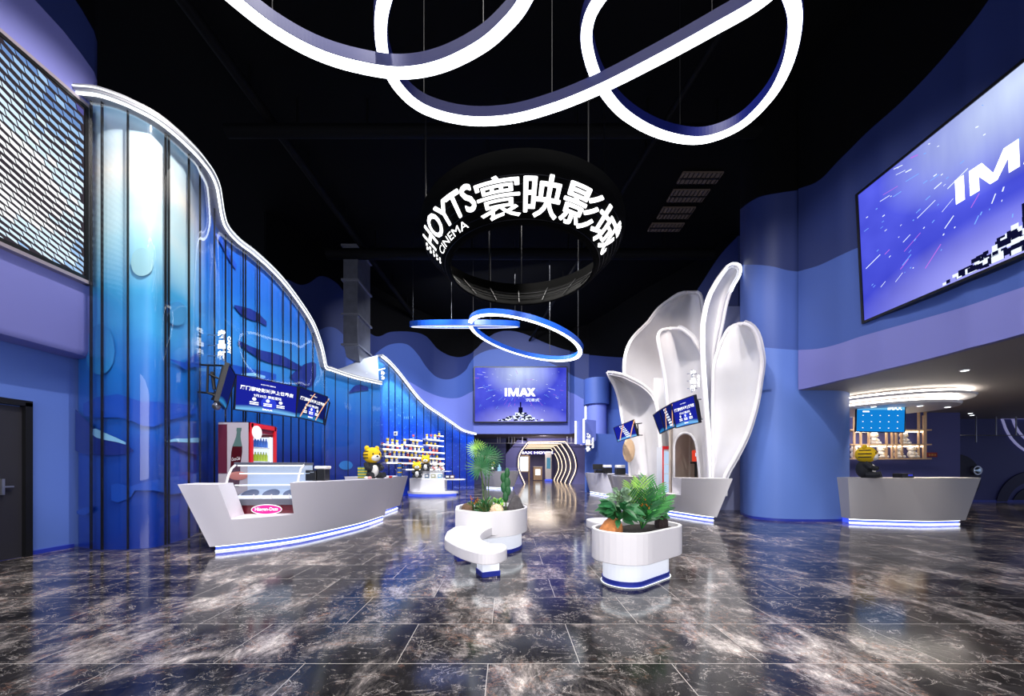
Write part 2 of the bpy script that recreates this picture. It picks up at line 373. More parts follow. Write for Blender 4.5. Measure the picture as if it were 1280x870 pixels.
def mk_mural(name, left):
    m = bpy.data.materials.new(name); m.use_nodes = True; nt = m.node_tree; b = nt.nodes['Principled BSDF']; N = ND(nt)
    g = nt.nodes.new('ShaderNodeNewGeometry'); pos = g.outputs['Position']
    sep = nt.nodes.new('ShaderNodeSeparateXYZ'); nt.links.new(pos, sep.inputs[0])
    z = N.m('DIVIDE', N.m('ADD', sep.outputs[2], N.m('MULTIPLY', N.m('SUBTRACT', N.noise(N.mapping(pos, scale=(0.5, 0.5, 1)), 1.2, 3), 0.5), 1.2)), 7.0)
    A = N.ramp(z, [(0.0, rgb(8, 46, 146)), (0.25, rgb(12, 70, 172)), (0.42, rgb(26, 108, 194)), (0.58, rgb(70, 172, 224)), (0.72, rgb(170, 218, 234)), (0.86, rgb(240, 240, 232)), (1.0, rgb(140, 190, 220))])
    B = N.ramp(z, [(0.0, rgb(8, 26, 96)), (0.22, rgb(12, 46, 146)), (0.42, rgb(26, 96, 190)), (0.62, rgb(48, 134, 208)), (0.80, rgb(24, 98, 190)), (1.0, rgb(20, 80, 180))])
    Cc = N.ramp(z, [(0.0, rgb(14, 50, 170)), (0.2, rgb(14, 60, 196)), (0.45, rgb(16, 78, 214)), (0.7, rgb(70, 150, 235)), (1.0, rgb(20, 90, 200))])
    if left:
        f = N.ramp(sep.outputs[1], [(0.0, (0, 0, 0, 1)), (1.0, (1, 1, 1, 1))])
        f = N.m('SMOOTH_MIN', 1.0, N.m('MAXIMUM', 0.0, N.m('DIVIDE', N.m('SUBTRACT', sep.outputs[1], 6.6), 1.0)), 0.05)
        c = N.mix(f, A, B)
    else:
        c = Cc
        bub = N.noise(N.mapping(pos, scale=(1, 1, 1.4)), 7.0, 5, 0.7)
        c = N.mix(N.ramp(bub, [(0.60, (0, 0, 0, 1)), (0.66, (0.8, 0.8, 0.8, 1))]), c, rgb(120, 190, 250))
        c = N.mix(N.ramp(bub, [(0.32, (1, 1, 1, 1)), (0.37, (0, 0, 0, 1))]), c, rgb(10, 40, 120))
    nt.links.new(c, b.inputs['Base Color']); b.inputs['Roughness'].default_value = 0.35
    MATS[name] = m; return m
MUR1, MUR2 = mk_mural('mural_sea_left', True), mk_mural('mural_sea_far', False)
WHALE = mat('whale_print', rgb(14, 40, 128), 0.4); WHALE2 = mat('whale_print_soft', rgb(16, 72, 178), 0.4); WHALEB = mat('whale_belly', rgb(130, 190, 230), 0.4)
JELLY = mat('jelly_print', rgb(66, 150, 204), 0.4)

# ------------------------------------------------------------------ the setting
b = MB(); b.add([(-20, -4, 0), (26, -4, 0), (26, 60, 0), (-20, 60, 0)], [(0, 1, 2, 3)]); struct(b, 'floor', mk_floor(), origin=(0, 0, 0))
b = MB(); b.box((3, 20, 10.6), (46, 48, 0.2)); struct(b, 'ceiling', BLK)

def banded(name, cols, bands, mats, step=4.0, solid=0.12, curve=True):
    """cols: (px, z) plan points; bands: list of boundary curves, each a list of (px, height-in-metres) or pixel rows; lowest first"""
    xs = []; x = cols[0][0]
    while x < cols[-1][0]: xs.append(x); x += step
    xs.append(cols[-1][0]); b = MB()
    fz = smooth if curve else interp
    rows = []
    for bd in bands:
        r = []
        for x in xs:
            z = fz(cols, x)
            if bd[0] == 'h': p = Vector(((x-CX)*z/F, z, bd[1]))
            else: p = W(x, smooth(bd, x), z)
            r.append(p)
        rows.append(r)
    for i in range(len(rows)-1):
        b.cur = i; b.smooth = True
        for p, q in zip(rows[i], rows[i+1]): q.z = max(q.z, p.z)
        b.grid([rows[i], rows[i+1]])
    return struct(b, name, mats, solid=solid)

# left lower wall, door, bulkhead above
lw = MB(); lw.box((-7.25, 1.85, 1.62), (0.5, 11.3, 3.24)); struct(lw, 'wall_left', LOWB)
b = MB(); b.box((-6.99, 1.0, 0.03), (0.03, 9.6, 0.06)); struct(b, 'baseboard_left', BLUEP)
d = struct(MB().box((-6.985, 4.55, 1.08), (0.03, 1.25, 2.15)), 'door_1', mat('door_dark', rgb(34, 33, 40), 0.5))
fr = MB(); fr.box((-6.96, 5.21, 1.11), (0.09, 0.08, 2.22)); fr.box((-6.96, 3.89, 1.11), (0.09, 0.08, 2.22)); fr.box((-6.96, 4.55, 2.21), (0.09, 1.4, 0.08))
fr.build('door_frame', BLACKM, d)
b = MB(); b.box((-6.95, 4.95, 1.02), (0.05, 0.03, 0.22)); b.box((-6.93, 4.99, 1.02), (0.03, 0.12, 0.02)); b.build('door_handle', STEEL, d)
# bulkhead: rounded nose at its far end
def bulk_left():
    ys = [-3, 0, 2, 3.5, 4.4, 4.9, 5.3, 5.5, 5.66, 5.74, 5.8, 5.84]
    xs = [-6.58]*7+[-6.58, -6.59, -6.64, -6.76, -7.3]
    A = {0: 3.2, 1: 8.05, 2: 8.85}
    b = MB(); b.smooth = True
    def H(k, y):
        if k == 0: return 3.12
        if k == 1: return interp([(0, 7.5), (3.5, 7.75), (5.0, 7.82), (5.35, 7.75), (5.66, 7.6), (5.84, 7.5)], y)
        if k == 2: return interp([(0, 9.0), (4.4, 8.8), (5.4, 8.45), (5.66, 8.25), (5.84, 8.1)], y)
        return 10.5
    rows = []
    for k in range(4): rows.append([Vector((x, y+(0.0 if k == 0 else 0.12*min(1, max(0, (y-5)/1.0))), H(k, y))) for x, y in zip(xs, ys)])
    low = [Vector((x-0.05, y, 3.04)) for x, y in zip(xs, ys)]; inn = [Vector((-7.35, y, 3.04)) for x, y in zip(xs, ys)]
    b.cur = 0; b.grid([inn, low, rows[0], rows[1]]); b.cur = 1; b.grid([rows[1], rows[2]]); b.cur = 2; b.grid([rows[2], rows[3]])
    struct(b, 'wall_left_bulkhead', [PURP, NAVY, BLK])
bulk_left()

# big blue column on the right and the bulkhead beside it
col_c = [(925, 10.1), (935, 9.4), (955, 8.85), (990, 8.5), (1003, 8.5)]
banded('wall_right_column', [(925, 10.2), (930, 9.6), (942, 9.1), (965, 8.75), (990, 8.6), (1015, 8.56), (1040, 8.58), (1055, 8.66), (1062, 8.85)],
       [('h', 0), ('h', 0.06), ('h', 3.2)], [BLUEP, COLB], 3)
banded('wall_right_column_upper', [(925, 10.2), (930, 9.6), (942, 9.1), (965, 8.75), (990, 8.6), (1003, 8.57)],
       [('h', 3.13), [(925, 433), (950, 434), (975, 436), (1003, 438)], [(925, 331), (945, 331), (965, 333), (985, 338), (1003, 340)],
        [(925, 262), (935, 254), (950, 246), (975, 241), (1003, 237)], ('h', 10.5)], [COLB, MIDB, NAVY, BLK], 3)
bl = [(1003, 8.55), (1030, 8.05), (1058, 7.55), (1075, 7.32), (1110, 6.8), (1160, 6.2), (1220, 5.55), (1290, 4.95), (1500, 3.75), (1900, 2.6)]
banded('wall_right_bulkhead', bl,
       [('h', 3.13), [(1003, 438), (1030, 436), (1055, 430), (1082, 421), (1150, 402), (1220, 382), (1280, 362), (1500, 292), (1900, 160)],
        [(1003, 340), (1030, 332), (1056, 320), (1085, 308), (1150, 290), (1280, 240), (1500, 130), (1900, -60)],
        [(1003, 237), (1030, 226), (1056, 200), (1093, 164), (1132, 130), (1170, 92), (1209, 48), (1240, 8), (1280, -50), (1500, -420), (1900, -1000)],
        ('h', 10.5)], [PURP, MIDB, NAVY, BLK], 6, curve=False)
# soffit on the right
so = MB(); pts = [((px-CX)*z/F, z) for px, z in bl]
pts = [p for p in pts]+[(24, pts[-1][1]), (24, 17), (9.5, 17), (8.6, 9.3), (7.0, 8.8)]
so.prism(pts, 3.13, 3.3); struct(so, 'ceiling_right_soffit', SOFF)
# rooms behind the right counter
b = MB(); b.box((10.8, 12.05, 1.6), (8.6, 0.1, 3.2)); struct(b, 'wall_right_shop', mat('shop_wall', rgb(76, 80, 140), 0.6))
b = MB(); b.box((15.08, 12.8, 1.6), (0.1, 1.5, 3.2)); struct(b, 'wall_right_return', DUSKD)
b = MB(); b.box((20, 13.6, 1.6), (10, 0.1, 3.2)); struct(b, 'wall_right_far', mat('far_wall', rgb(62, 66, 124), 0.6))
b = MB(); b.box((20, 13.53, 0.04), (10, 0.04, 0.08)); struct(b, 'baseboard_right', BLUEP)
# rings painted in relief on the far right wall
def wall_arc(cx, cz, r0, r1, m, y=13.53, depth=0.03, a0=0, a1=360, kind='wall_arc'):
    b = MB(); n = 48; rings = []
    for i in range(n+1):
        a = math.radians(a0+(a1-a0)*i/n); c, s = math.cos(a), math.sin(a)
        z = lambda r: max(0.02, min(3.12, cz+r*s))
        x = lambda r: cx+r*c
        rings.append([Vector((x(r0), y, z(r0))), Vector((x(r1), y, z(r1))), Vector((x(r1), y-depth, z(r1))), Vector((x(r0), y-depth, z(r0)))])
    b.loft(rings); return b
cR = W(1312, 512, 13.5); k_ = 13.5/F
t = thing('relief_ring', 'pale glowing double ring on the dark wall at the far right edge', 'wall ring', (cR.x, 13.5, cR.z))
wall_arc(cR.x, cR.z, 58*k_, 60.5*k_, LEDS).build('outer_ring', mat('ring_pale', rgb(150, 150, 190), 0.4, emit=rgb(150, 150, 200), es=0.5), t)
wall_arc(cR.x, cR.z, 46*k_, 48*k_, LEDS, depth=0.04).build('inner_ring', mat('ring_pale', rgb(150, 150, 190), 0.4, emit=rgb(150, 150, 200), es=0.5), t)
cR = W(1292, 636, 13.5)
t = thing('relief_ring', 'dark navy concentric arch rising from the floor on the far right wall', 'wall ring', (cR.x, 13.5, 0))
wall_arc(cR.x, cR.z, 34*k_, 47*k_, 0, a0=0, a1=180).build('outer_band', mat('arc_dark', rgb(34, 34, 72), 0.6), t)
wall_arc(cR.x, cR.z, 0.01, 27*k_, 0, a0=0, a1=180, depth=0.02).build('inner_disc', mat('arc_darker', rgb(22, 22, 50), 0.6), t)
cR = W(1196, 588, 13.5)
tag(wall_arc(cR.x, 0.9, 0.01, 0.9, 0, a0=-90, a1=90).build('relief_arch', mat('arc_darker', rgb(22, 22, 50), 0.6)), 'tall dark rounded shape on the wall beside the mirror porthole', 'wall ring')
cR = W(1219, 588, 13.5)
t = thing('porthole', 'small round chrome porthole on the dark blue wall at far right', 'porthole', (cR.x, 13.45, cR.z))
MB().tube([(cR.x, 13.52, cR.z), (cR.x, 13.42, cR.z)], 0.17, 24).build('rim', STEEL, t)
MB().ball((cR.x, 13.43, cR.z), (0.13, 0.05, 0.13)).build('mirror_glass', mat('mirror', rgb(190, 210, 220), 0.05, metal=1), t)

# back walls with wave-shaped paint bands
bk = [(330, 13.0), (360, 13.8), (400, 15), (430, 16.2), (470, 18.5), (500, 20), (540, 22), (570, 23.2), (584, 23.9), (591, 24.3), (640, 24.3), (712, 24.3)]
top = [(330, 352), (355, 350), (373, 357), (385, 354), (395, 347), (402, 346), (412, 350), (425, 362), (440, 390), (455, 412), (469, 421), (486, 415.5), (514, 415.5), (531, 421), (548, 438.6), (572, 447),
       (593, 438.6), (607, 425), (620, 417), (634.5, 414), (655, 418), (683, 430), (710, 438.6), (745, 444), (779, 447)]
mid = [(330, 500), (380, 470), (393, 420), (398, 413), (407, 409), (419, 412), (431, 425), (437, 440), (446, 454), (458, 452), (470, 440), (486, 431), (507, 431), (521, 444), (531, 459), (545, 472), (563, 474), (581, 463), (587, 452), (601, 442), (618, 437), (635, 438), (653, 442), (674, 449), (700, 460), (717, 470), (735, 476)]
low = [(330, 520), (470, 470), (507, 476.5), (530, 489), (552, 497), (572, 497.5), (588, 490), (610, 480), (680, 478), (711, 490), (719, 493), (729, 499)]
banded('wall_back', bk, [('h', 3.57), low, mid, top, ('h', 10.5)], [LITB, MIDB, NAVY, BLK], 3, curve=False)
banded('wall_back_bend', [(712, 24.3), (718, 23.6), (738, 23.0)], [('h', 3.57), low, mid, top, ('h', 10.5)], [LITB, MIDB, NAVY, BLK], 3, curve=False)
banded('wall_back_right', [(738, 23.0), (760, 21.5), (800, 19), (860, 16.5), (926, 14)],
       [('h', 0.0), [(738, 512), (800, 512), (926, 512)], [(738, 476), (800, 470), (870, 440), (926, 420)], [(738, 444), (779, 447), (800, 445), (830, 420), (858, 385), (876, 360), (902, 321), (926, 295)], ('h', 10.5)], [LOWB, MIDB, NAVY, BLK], 4)
b = MB(); b.box((-1.5, 25.0, 3.62), (17, 1.6, 0.1)); b.box((2.0, 35.5, 3.68), (14, 22, 0.1)); struct(b, 'ceiling_passage', mat('soffit_dim', rgb(110, 100, 104), 0.7))
# wall with the arched passage opening
HZ = 28.4
hoop_px = [(654.5, 605.3), (647.6, 589.8), (646.2, 578), (648.8, 565.5), (659, 551.3), (707.4, 550.9), (716.6, 564.5), (720.8, 578), (720, 590), (713, 605.3)]
hoop = [W(x, y, HZ) for x, y in hoop_px]; hoop[0].z = 0; hoop[-1].z = 0
def hoop_curve(h): return catmull([h[0], h[1], h[2], h[3], h[4]], 5)+catmull([h[5], h[6], h[7], h[8], h[9]], 5)
HC = hoop_curve(hoop)
b = MB(); xl, xr = W(632, 0, HZ).x, W(745, 0, HZ).x; inner = []
for p in HC:
    c_ = Vector(((hoop[2].x+hoop[7].x)/2, HZ, 1.0)); dd = p-c_
    if p.z < 0.02: q = Vector((xl if dd.x < 0 else xr, HZ, 0))
    elif abs(dd.x)/(xr-xl) > abs(dd.z)/4.5: q = Vector((xl if dd.x < 0 else xr, HZ, p.z*1.0))
    else: q = Vector((p.x, HZ, 3.65))
    inner.append((p, q))
n_ = len(inner)
inner.insert(n_//2, (Vector((hoop[5].x, HZ, hoop[5].z)), Vector((xr, HZ, 3.65)))); inner.insert(n_//2, (Vector((hoop[4].x, HZ, hoop[4].z)), Vector((xl, HZ, 3.65))))
b.grid([[p for p, q in inner], [q for p, q in inner]]); struct(b, 'wall_passage', DUSK, solid=0.1)
b = MB(); b.box((-2.2, 28.5, 1.85), (4.2, 0.1, 3.7)); struct(b, 'wall_passage_left', DUSKD)
b = MB(); b.box((0.35, 36.5, 1.85), (0.12, 15.6, 3.7)); b.box((5.75, 36.5, 1.85), (0.12, 15.6, 3.7)); struct(b, 'wall_passage_sides', DUSKD)
b = MB(); b.box((3, 46, 1.85), (8, 0.1, 3.7)); struct(b, 'wall_passage_end', DUSK)
# blue side wall right of the passage + round pier with stepped head
b = MB(); n = 14; ring = []
for i in range(n+1):
    px = 731+(800-731)*i/n; z = 19.2-1.6*math.sin(PI*0.5*i/n); ring.append((px, z))
banded('wall_ticket', [(731, 19.2), (745, 19.6), (765, 19.9), (790, 20.0), (830, 20.0)], [('h', 0), ('h', 3.14)], [LOWB], 4)
pc = W(745.5, 500, 21.0)
t = struct(MB().tube([(pc.x, pc.y, 2.9), (pc.x, pc.y, 5.0)], 0.57, 32), 'wall_pier', LITB)
MB().tube([(pc.x, pc.y, 4.95), (pc.x, pc.y, 6.42)], 0.72, 32).build('pier_head', MIDB, t)

# ------------------------------------------------------------------ curved sea mural walls
P1 = [(98, 5.84), (115, 5.70), (130, 5.64), (150, 5.64), (170, 5.68), (190, 5.78), (205, 5.98), (220, 6.25), (235, 6.60), (245, 7.0), (253, 7.35), (260, 7.7), (268, 8.0), (285, 8.45), (310, 9.05), (340, 9.75), (365, 10.35), (385, 10.85), (395, 11.2), (402, 11.45), (420, 11.8), (440, 12.15), (460, 12.45), (475, 12.7)]
T1 = [(98, 126), (122, 131), (140, 134), (160, 141), (180, 151), (200, 164), (220, 181), (238, 199), (250, 215), (258, 234), (262, 258), (268, 279), (285, 300), (310, 319), (340, 346), (365, 376), (383, 403), (391, 424), (396, 440), (400, 458), (412, 464), (440, 473), (475, 481)]
P2 = [(472, 15.0), (500, 16.5), (520, 17.6), (540, 18.8), (560, 20.0), (580, 21.4), (592, 22.2)]
T2 = [(472, 446), (480, 452), (490, 462), (500, 474), (510, 487), (520, 499), (530, 508), (545, 518), (560, 528), (575, 538), (592, 543)]
def mural(name, label, P, T, m, ribs, x0, x1, led_r=0.02):
    root = thing(name, label, 'mural wall', tuple(G_(P, (x0+x1)/2)))
    xs = [x0+(x1-x0)*i/max(2, round((x1-x0)/2.5)) for i in range(max(2, round((x1-x0)/2.5))+1)]
    bot, tp = [], []
    for x in xs:
        z = smooth(P, x); p = Vector(((x-CX)*z/F, z, 0)); t = W(x, smooth(T, x), z); bot.append(p); tp.append(t)
    def off(i, d):
        a = bot[max(0, i-1)]; c = bot[min(len(bot)-1, i+1)]; t = (c-a); nn = Vector((t.y, -t.x, 0)).normalized()
        return nn*d
    b = MB(); b.smooth = True
    b.grid([bot, [p+Vector((0, 0, t.z*0.5)) for p, t in zip(bot, tp)], tp]); b.build('printed_panel', m, root, solid=0.04)
    b = MB(); b.smooth = True
    b.grid([[p+off(i, 0.10)+Vector((0, 0, 0.02)) for i, p in enumerate(bot)], [p+off(i, 0.10) for i, p in enumerate(tp)]]); b.build('glass_front', GLASS, root)
    # cornice
    rings = []
    for i, p in enumerate(tp):
        o1 = off(i, -0.06); o2 = off(i, 0.24); rings.append([p+o1-Vector((0, 0, 0.0)), p+o2, p+o2+Vector((0, 0, 0.09)), p+o1+Vector((0, 0, 0.09))])
    b = MB(); b.smooth = False; b.loft(rings); b.build('cornice', mat('cornice_grey', rgb(150, 150, 156), 0.5), root)
    b = MB(); b.tube([p+off(i, 0.19)-Vector((0, 0, 0.012)) for i, p in enumerate(tp)], led_r, 6); b.build('led_strip', LED, root)
    b = MB(); b.tube([p+off(i, 0.245)+Vector((0, 0, 0.05)) for i, p in enumerate(tp)], led_r*0.5, 6); b.build('led_edge', LEDS, root)
    for px, wdt in ribs:
        z = smooth(P, px); a = smooth(P, px+0.6); q = Vector(((px-CX)*z/F, z, 0)); q2 = Vector(((px+0.6-CX)*a/F, a, 0))
        tt = (q2-q).normalized(); nn = Vector((tt.y, -tt.x, 0)); h = W(px, smooth(T, px), z).z-0.02
        ang = math.atan2(tt.y, tt.x); b = MB(); b.box(q+nn*0.085+Vector((0, 0, h/2+0.01)), (wdt*0.8, 0.03, h-0.02), ang); b.build('mullion', BLACKM if wdt < 0.03 else DUSKD, root)
    return root
def G_(P, px): z = smooth(P, px); return Vector(((px-CX)*z/F, z, 0))
m1 = mural('sea_mural_wall', 'tall curved glass wall printed with a blue whale sea, white LED crest', P1, T1, MUR1,
           [(p, 0.018) for p in (123, 135.5, 165, 200, 204, 229, 243, 262, 277, 285, 300, 303, 318, 321, 337, 351, 361, 371, 380, 388, 404, 418, 434, 450, 464)], 98, 475)
m2 = mural('sea_mural_wall', 'far curved glass wall with printed whales sweeping down behind the lit shelves', P2, T2, MUR2,
           [(p, 0.02) for p in (484, 492, 501, 510, 519, 528, 537, 546, 555, 564, 573, 582)], 472, 592, 0.03)
def print_on(P, pts, m, name, root, d=0.035):
    """pts: (px, ytop, ybottom) rows swept on the curved print"""
    T_ = [(p[0], p[1]) for p in pts]; B_ = [(p[0], p[2]) for p in pts]; b = MB(); a, c = [], []
    x = pts[0][0]; n = max(4, int((pts[-1][0]-x)/2)); st = (pts[-1][0]-x)/n
    for i in range(n+1):
        xx = x+st*i; z = smooth(P, xx); z1 = smooth(P, xx+0.5)
        q = Vector(((xx-CX)*z/F, z, 0)); q2 = Vector(((xx+.5-CX)*z1/F, z1, 0)); tt = (q2-q).normalized(); nn = Vector((tt.y, -tt.x, 0))*d
        u = W(xx, interp(T_, xx), z)+nn; v = W(xx, interp(B_, xx), z)+nn
        a.append(u); c.append(v)
    b.grid([c, a]); b.smooth = True
    o = b.build(name, m, root); return o
# whales on the near mural
print_on(P1, [(98, 512, 563), (104, 518, 566), (112, 526, 568), (120, 534, 569), (128, 540, 569), (140, 545, 569), (150, 549, 569), (160, 555, 568), (169, 563, 564)], WHALE, 'whale_print', m1)
print_on(P1, [(117, 537, 541), (124, 536, 547), (134, 541, 550), (150, 548, 553), (160, 553, 556)], WHALEB, 'whale_print', m1, 0.04)
print_on(P1, [(108, 505, 520), (125, 497, 523), (150, 493, 522), (168, 499, 527), (180, 503, 533), (190, 502, 534), (205, 503, 526), (225, 505, 521), (243, 508, 516)], WHALE2, 'whale_print', m1)
print_on(P1, [(205, 552, 554), (215, 549, 558), (230, 550, 565), (246, 548, 570)], WHALE, 'whale_print', m1)
print_on(P1, [(205, 551, 553), (215, 548, 552), (230, 548, 553), (246, 547, 553)], WHALEB, 'whale_print', m1, 0.04)
print_on(P1, [(142, 606, 625), (150, 604, 628), (165, 608, 622), (170, 606, 613), (190, 600, 613), (210, 596, 618), (230, 594, 616), (248, 590, 612)], WHALE2, 'whale_print', m1)
print_on(P1, [(208, 448, 449), (220, 451, 455), (228, 453, 462), (240, 443, 458), (246, 440, 460)], WHALE2, 'whale_print', m1)
print_on(P1, [(100, 638, 642), (110, 634, 644), (120, 633, 637)], WHALE2, 'whale_print', m1)
# whales on the receding part
print_on(P1, [(266, 290, 292), (275, 296, 306), (285, 318, 326), (294, 330, 338)], WHALE2, 'whale_print', m1)
print_on(P1, [(291, 381, 383), (300, 383, 394), (312, 386, 400), (322, 392, 402), (332, 402, 408)], WHALE, 'whale_print', m1)
print_on(P1, [(296, 425, 430), (310, 432, 440), (325, 438, 450), (340, 441, 455), (355, 446, 458), (365, 452, 462), (376, 458, 462)], WHALE, 'whale_print', m1)
print_on(P1, [(286, 455, 475), (300, 458, 480), (316, 462, 478), (330, 464, 476), (344, 468, 474)], WHALE2, 'whale_print', m1)
print_on(P1, [(362, 470, 472), (370, 462, 480), (380, 455, 485), (390, 452, 482), (394, 455, 470)], WHALE, 'whale_print', m1)
print_on(P1, [(300, 467, 469), (315, 466, 470), (330, 470, 473)], WHALEB, 'whale_print', m1, 0.04)
print_on(P1, [(436, 490, 492), (443, 482, 490), (450, 481, 489), (460, 484, 488)], WHALE, 'whale_print', m1)
# jellyfish
def blob_print(P, cx, cy, rx, ry, m, root):
    pts = []
    for i in range(13):
        a = PI*i/12; pts.append((cx-rx*math.cos(a), cy-ry*math.sin(a)-0.1, cy+ry*math.sin(a)*0.85+0.1))
    print_on(P, pts, m, 'jellyfish_print', root, 0.03)
blob_print(P1, 178, 330, 13, 19, mat('jelly_pale', rgb(150, 200, 212), 0.4), m1)
blob_print(P1, 219, 393, 13, 16, JELLY, m1)
blob_print(P1, 128, 440, 18, 34, mat('jelly_blue', rgb(44, 132, 200), 0.4), m1)
blob_print(P1, 432, 582, 9, 6, mat('jelly_blue2', rgb(34, 116, 196), 0.4), m1)
# far mural whales
print_on(P2, [(496, 515, 517), (505, 521, 531), (516, 520, 534), (528, 516, 532), (540, 513, 528), (549, 518, 522)], WHALE, 'whale_print', m2)
print_on(P2, [(496, 517, 519), (505, 521, 524), (516, 520, 523)], WHALEB, 'whale_print', m2, 0.04)
print_on(P2, [(478, 540, 545), (487, 537, 551), (498, 536, 552), (507, 533, 545), (515, 528, 534)], WHALE, 'whale_print', m2)
print_on(P2, [(477, 503, 525), (482, 500, 515), (492, 497, 502)], WHALE, 'whale_print', m2)
print_on(P2, [(552, 568, 610.5), (560, 567, 610.5), (574, 567, 610.5), (578, 580, 610.5), (584, 592, 610.5), (591, 598, 610.5)], mat('rock_print', rgb(30, 34, 96), 0.4), 'reef_print', m2)
print_on(P2, [(577, 560, 562), (584, 556, 563), (592, 558, 566)], WHALE, 'whale_print', m2)
# pale shelf piece joining the two murals under the duct
b = MB()
pa = [W(402, 459, 11.6), W(420, 466, 11.9), W(443, 472, 12.3), W(474, 482, 12.7)]
pb = [W(428, 460, 14.3), W(441, 454, 14.3), W(452, 449, 14.5), W(472, 444, 15)]
b.smooth = True; b.grid([catmull(pa, 5), catmull([(p+q)/2+Vector((0, 0, -0.10)) for p, q in zip(pa, pb)], 5), catmull(pb, 5)])
t = b.build('ledge_soffit', mat('ledge_grey', rgb(176, 182, 200), 0.5), None, solid=0.06)
tag(t, 'pale swooping ledge joining the two sea murals below the duct', 'ledge')
b = MB(); b.tube(catmull([W(443, 471, 12.6), W(455, 467.5, 13.2), W(468, 464, 13.9), W(481, 460.5, 14.6)], 5), 0.02, 6); b.build('led_strip', LED, t)

# ------------------------------------------------------------------ ductwork, ceiling vents, pipes
t = thing('air_duct', 'tall vertical metal air duct hanging above the sea mural crest', 'duct', tuple(W(440, 440, 14.2)))
for (y0, y1, z) in ((307, 349, 14.0), (350.5, 392, 14.0), (393.5, 432, 14.0)):
    c0 = W(429, y1, z); c1 = W(447, y0, z); x0, x1 = c0.x, c1.x
    MB().box(((x0+x1)/2, z+0.65, (c0.z+c1.z)/2), (x1-x0, 1.3, c1.z-c0.z)).build('duct_section', DUCT, t, bevel=0.01)
for y in (307, 350, 393, 431): c = W(438, y, 14); MB().box((c.x, 14.65, c.z), (W(449, 0, 14).x-W(427, 0, 14).x, 1.42, 0.07)).build('flange', mat('duct_flange', rgb(150, 152, 160), 0.35, metal=0.7), t)
c0 = W(438, 432, 14); b = MB(); x0, x1 = W(430, 0, 14).x, W(447, 0, 14).x; zz = c0.z
b.hexa([(x0+0.05, 14.1, zz-0.42), (x1+0.05, 14.1, zz-0.62), (x1+0.05, 15.2, zz-0.62), (x0+0.05, 15.2, zz-0.42)], [(x0, 14, zz), (x1, 14, zz), (x1, 15.3, zz), (x0, 15.3, zz)])
b.build('duct_boot', DUCT, t)
for i, (xl_, xr_, yt, yb) in enumerate(((854, 905, 215, 229), (842, 888, 237, 252), (829, 870, 259, 273), (815, 856, 279, 289))):
    zc = 10.45; z0 = (zc-H0)*F/(HY-yt); z1 = (zc-H0)*F/(HY-yb); x0 = (xl_-CX)*z0/F; x1 = (xr_-CX)*z0/F
    t = thing('ceiling_vent', 'dim slatted ceiling vent, %s of four going away over the petals' % ORD[i], 'vent', ((x0+x1)/2, (z0+z1)/2, zc), group='ceiling vents above the petal sculpture')
    b = MB(); b.box(((x0+x1)/2, (z0+z1)/2, zc), (x1-x0, abs(z1-z0), 0.05)); b.build('grille_panel', mat('vent_grey', rgb(64, 56, 52), 0.6, emit=rgb(60, 50, 46), es=0.25), t)
    b = MB()
    for k in range(9): b.box((lerp(x0, x1, (k+0.5)/9), (z0+z1)/2, zc-0.035), (0.02, abs(z1-z0), 0.03))
    b.box(((x0+x1)/2, (z0+z1)/2, zc-0.035), (x1-x0, 0.04, 0.03)); b.build('slat', BLACKM, t)
PIPE = mat('pipe_black', rgb(6, 6, 7), 0.7, spec=0.1)
for i, (a, c, r, lab) in enumerate((((-6, 6, 9.9), (-5.2, 24, 9.9), .12, 'black pipe running deep along the left of the dark ceiling'), ((4.5, 5, 9.8), (1.5, 24, 9.8), .07, 'thin black pipe slanting away beyond the ceiling vents'),
        ((-7, 9, 9.7), (7, 9, 9.7), .15, 'black cross pipe of the ceiling ahead of the drum sign'), ((-7, 14, 9.6), (8, 14, 9.6), .2, 'thick black cross pipe of the ceiling behind the drum sign'))):
    t = thing('ceiling_pipe', lab, 'pipe', a); MB().tube([a, c], r, 12).build('pipe_run', PIPE, t)
    for k in range(1, 8): p = Vector(a).lerp(Vector(c), k/8); MB().box((p.x, p.y, (p.z+10.5)/2), (0.04, 0.04, 10.5-p.z)).build('hanger', PIPE, t)
# ------------------------------------------------------------------ suspended LED ribbons
def ribbon(label, px, width=0.14, hh=0.15, wires=(), k=10):
    P = [W(x, y, (h-H0)*F/(HY-y)) for x, y, h in px]; C = catmull(P, k)
    t = thing('ribbon_light', label, 'ceiling light', tuple(C[len(C)//2]))
    MB().ribbon([p+Vector((0, 0, 0.012)) for p in C], width+0.02, hh).build('housing', SKIRT, t)
    MB().ribbon(C, width, 0.014).build('led_diffuser', LEDR, t)
    for w_ in wires: p = C[int(w_*(len(C)-1))]; MB().tube([p+Vector((0, 0, hh)), (p.x, p.y, 10.5)], 0.006, 5).build('suspension_wire', BLACKM, t)
ribbon('sweeping LED ribbon at upper left curving down and up across the ceiling',
       [(150, -190, 6.35), (215, -85, 6.35), (262, -28, 6.35), (300, 7, 6.35), (345, 41, 6.35), (395, 68, 6.35), (445, 84, 6.35), (500, 92, 6.35), (550, 84, 6.35), (600, 60, 6.35), (635, 30, 6.35), (658, -2, 6.35), (680, -60, 6.35), (670, -160, 6.35)], wires=(.3, .5, .7))
ribbon('long looping LED ribbon at top centre ending in a round loop',
       [(540, -180, 6.6), (500, -60, 6.6), (483, -8, 6.6), (476, 30, 6.6), (480, 72, 6.6), (498, 110, 6.6), (530, 137, 6.6), (580, 151, 6.6), (635, 150, 6.6), (690, 136, 6.6), (750, 112, 6.6), (820, 77, 6.6), (890, 39, 6.6), (950, 4, 6.62), (1000, -40, 6.7), (1060, -90, 6.8)], wires=(.2, .4, .6, .8))
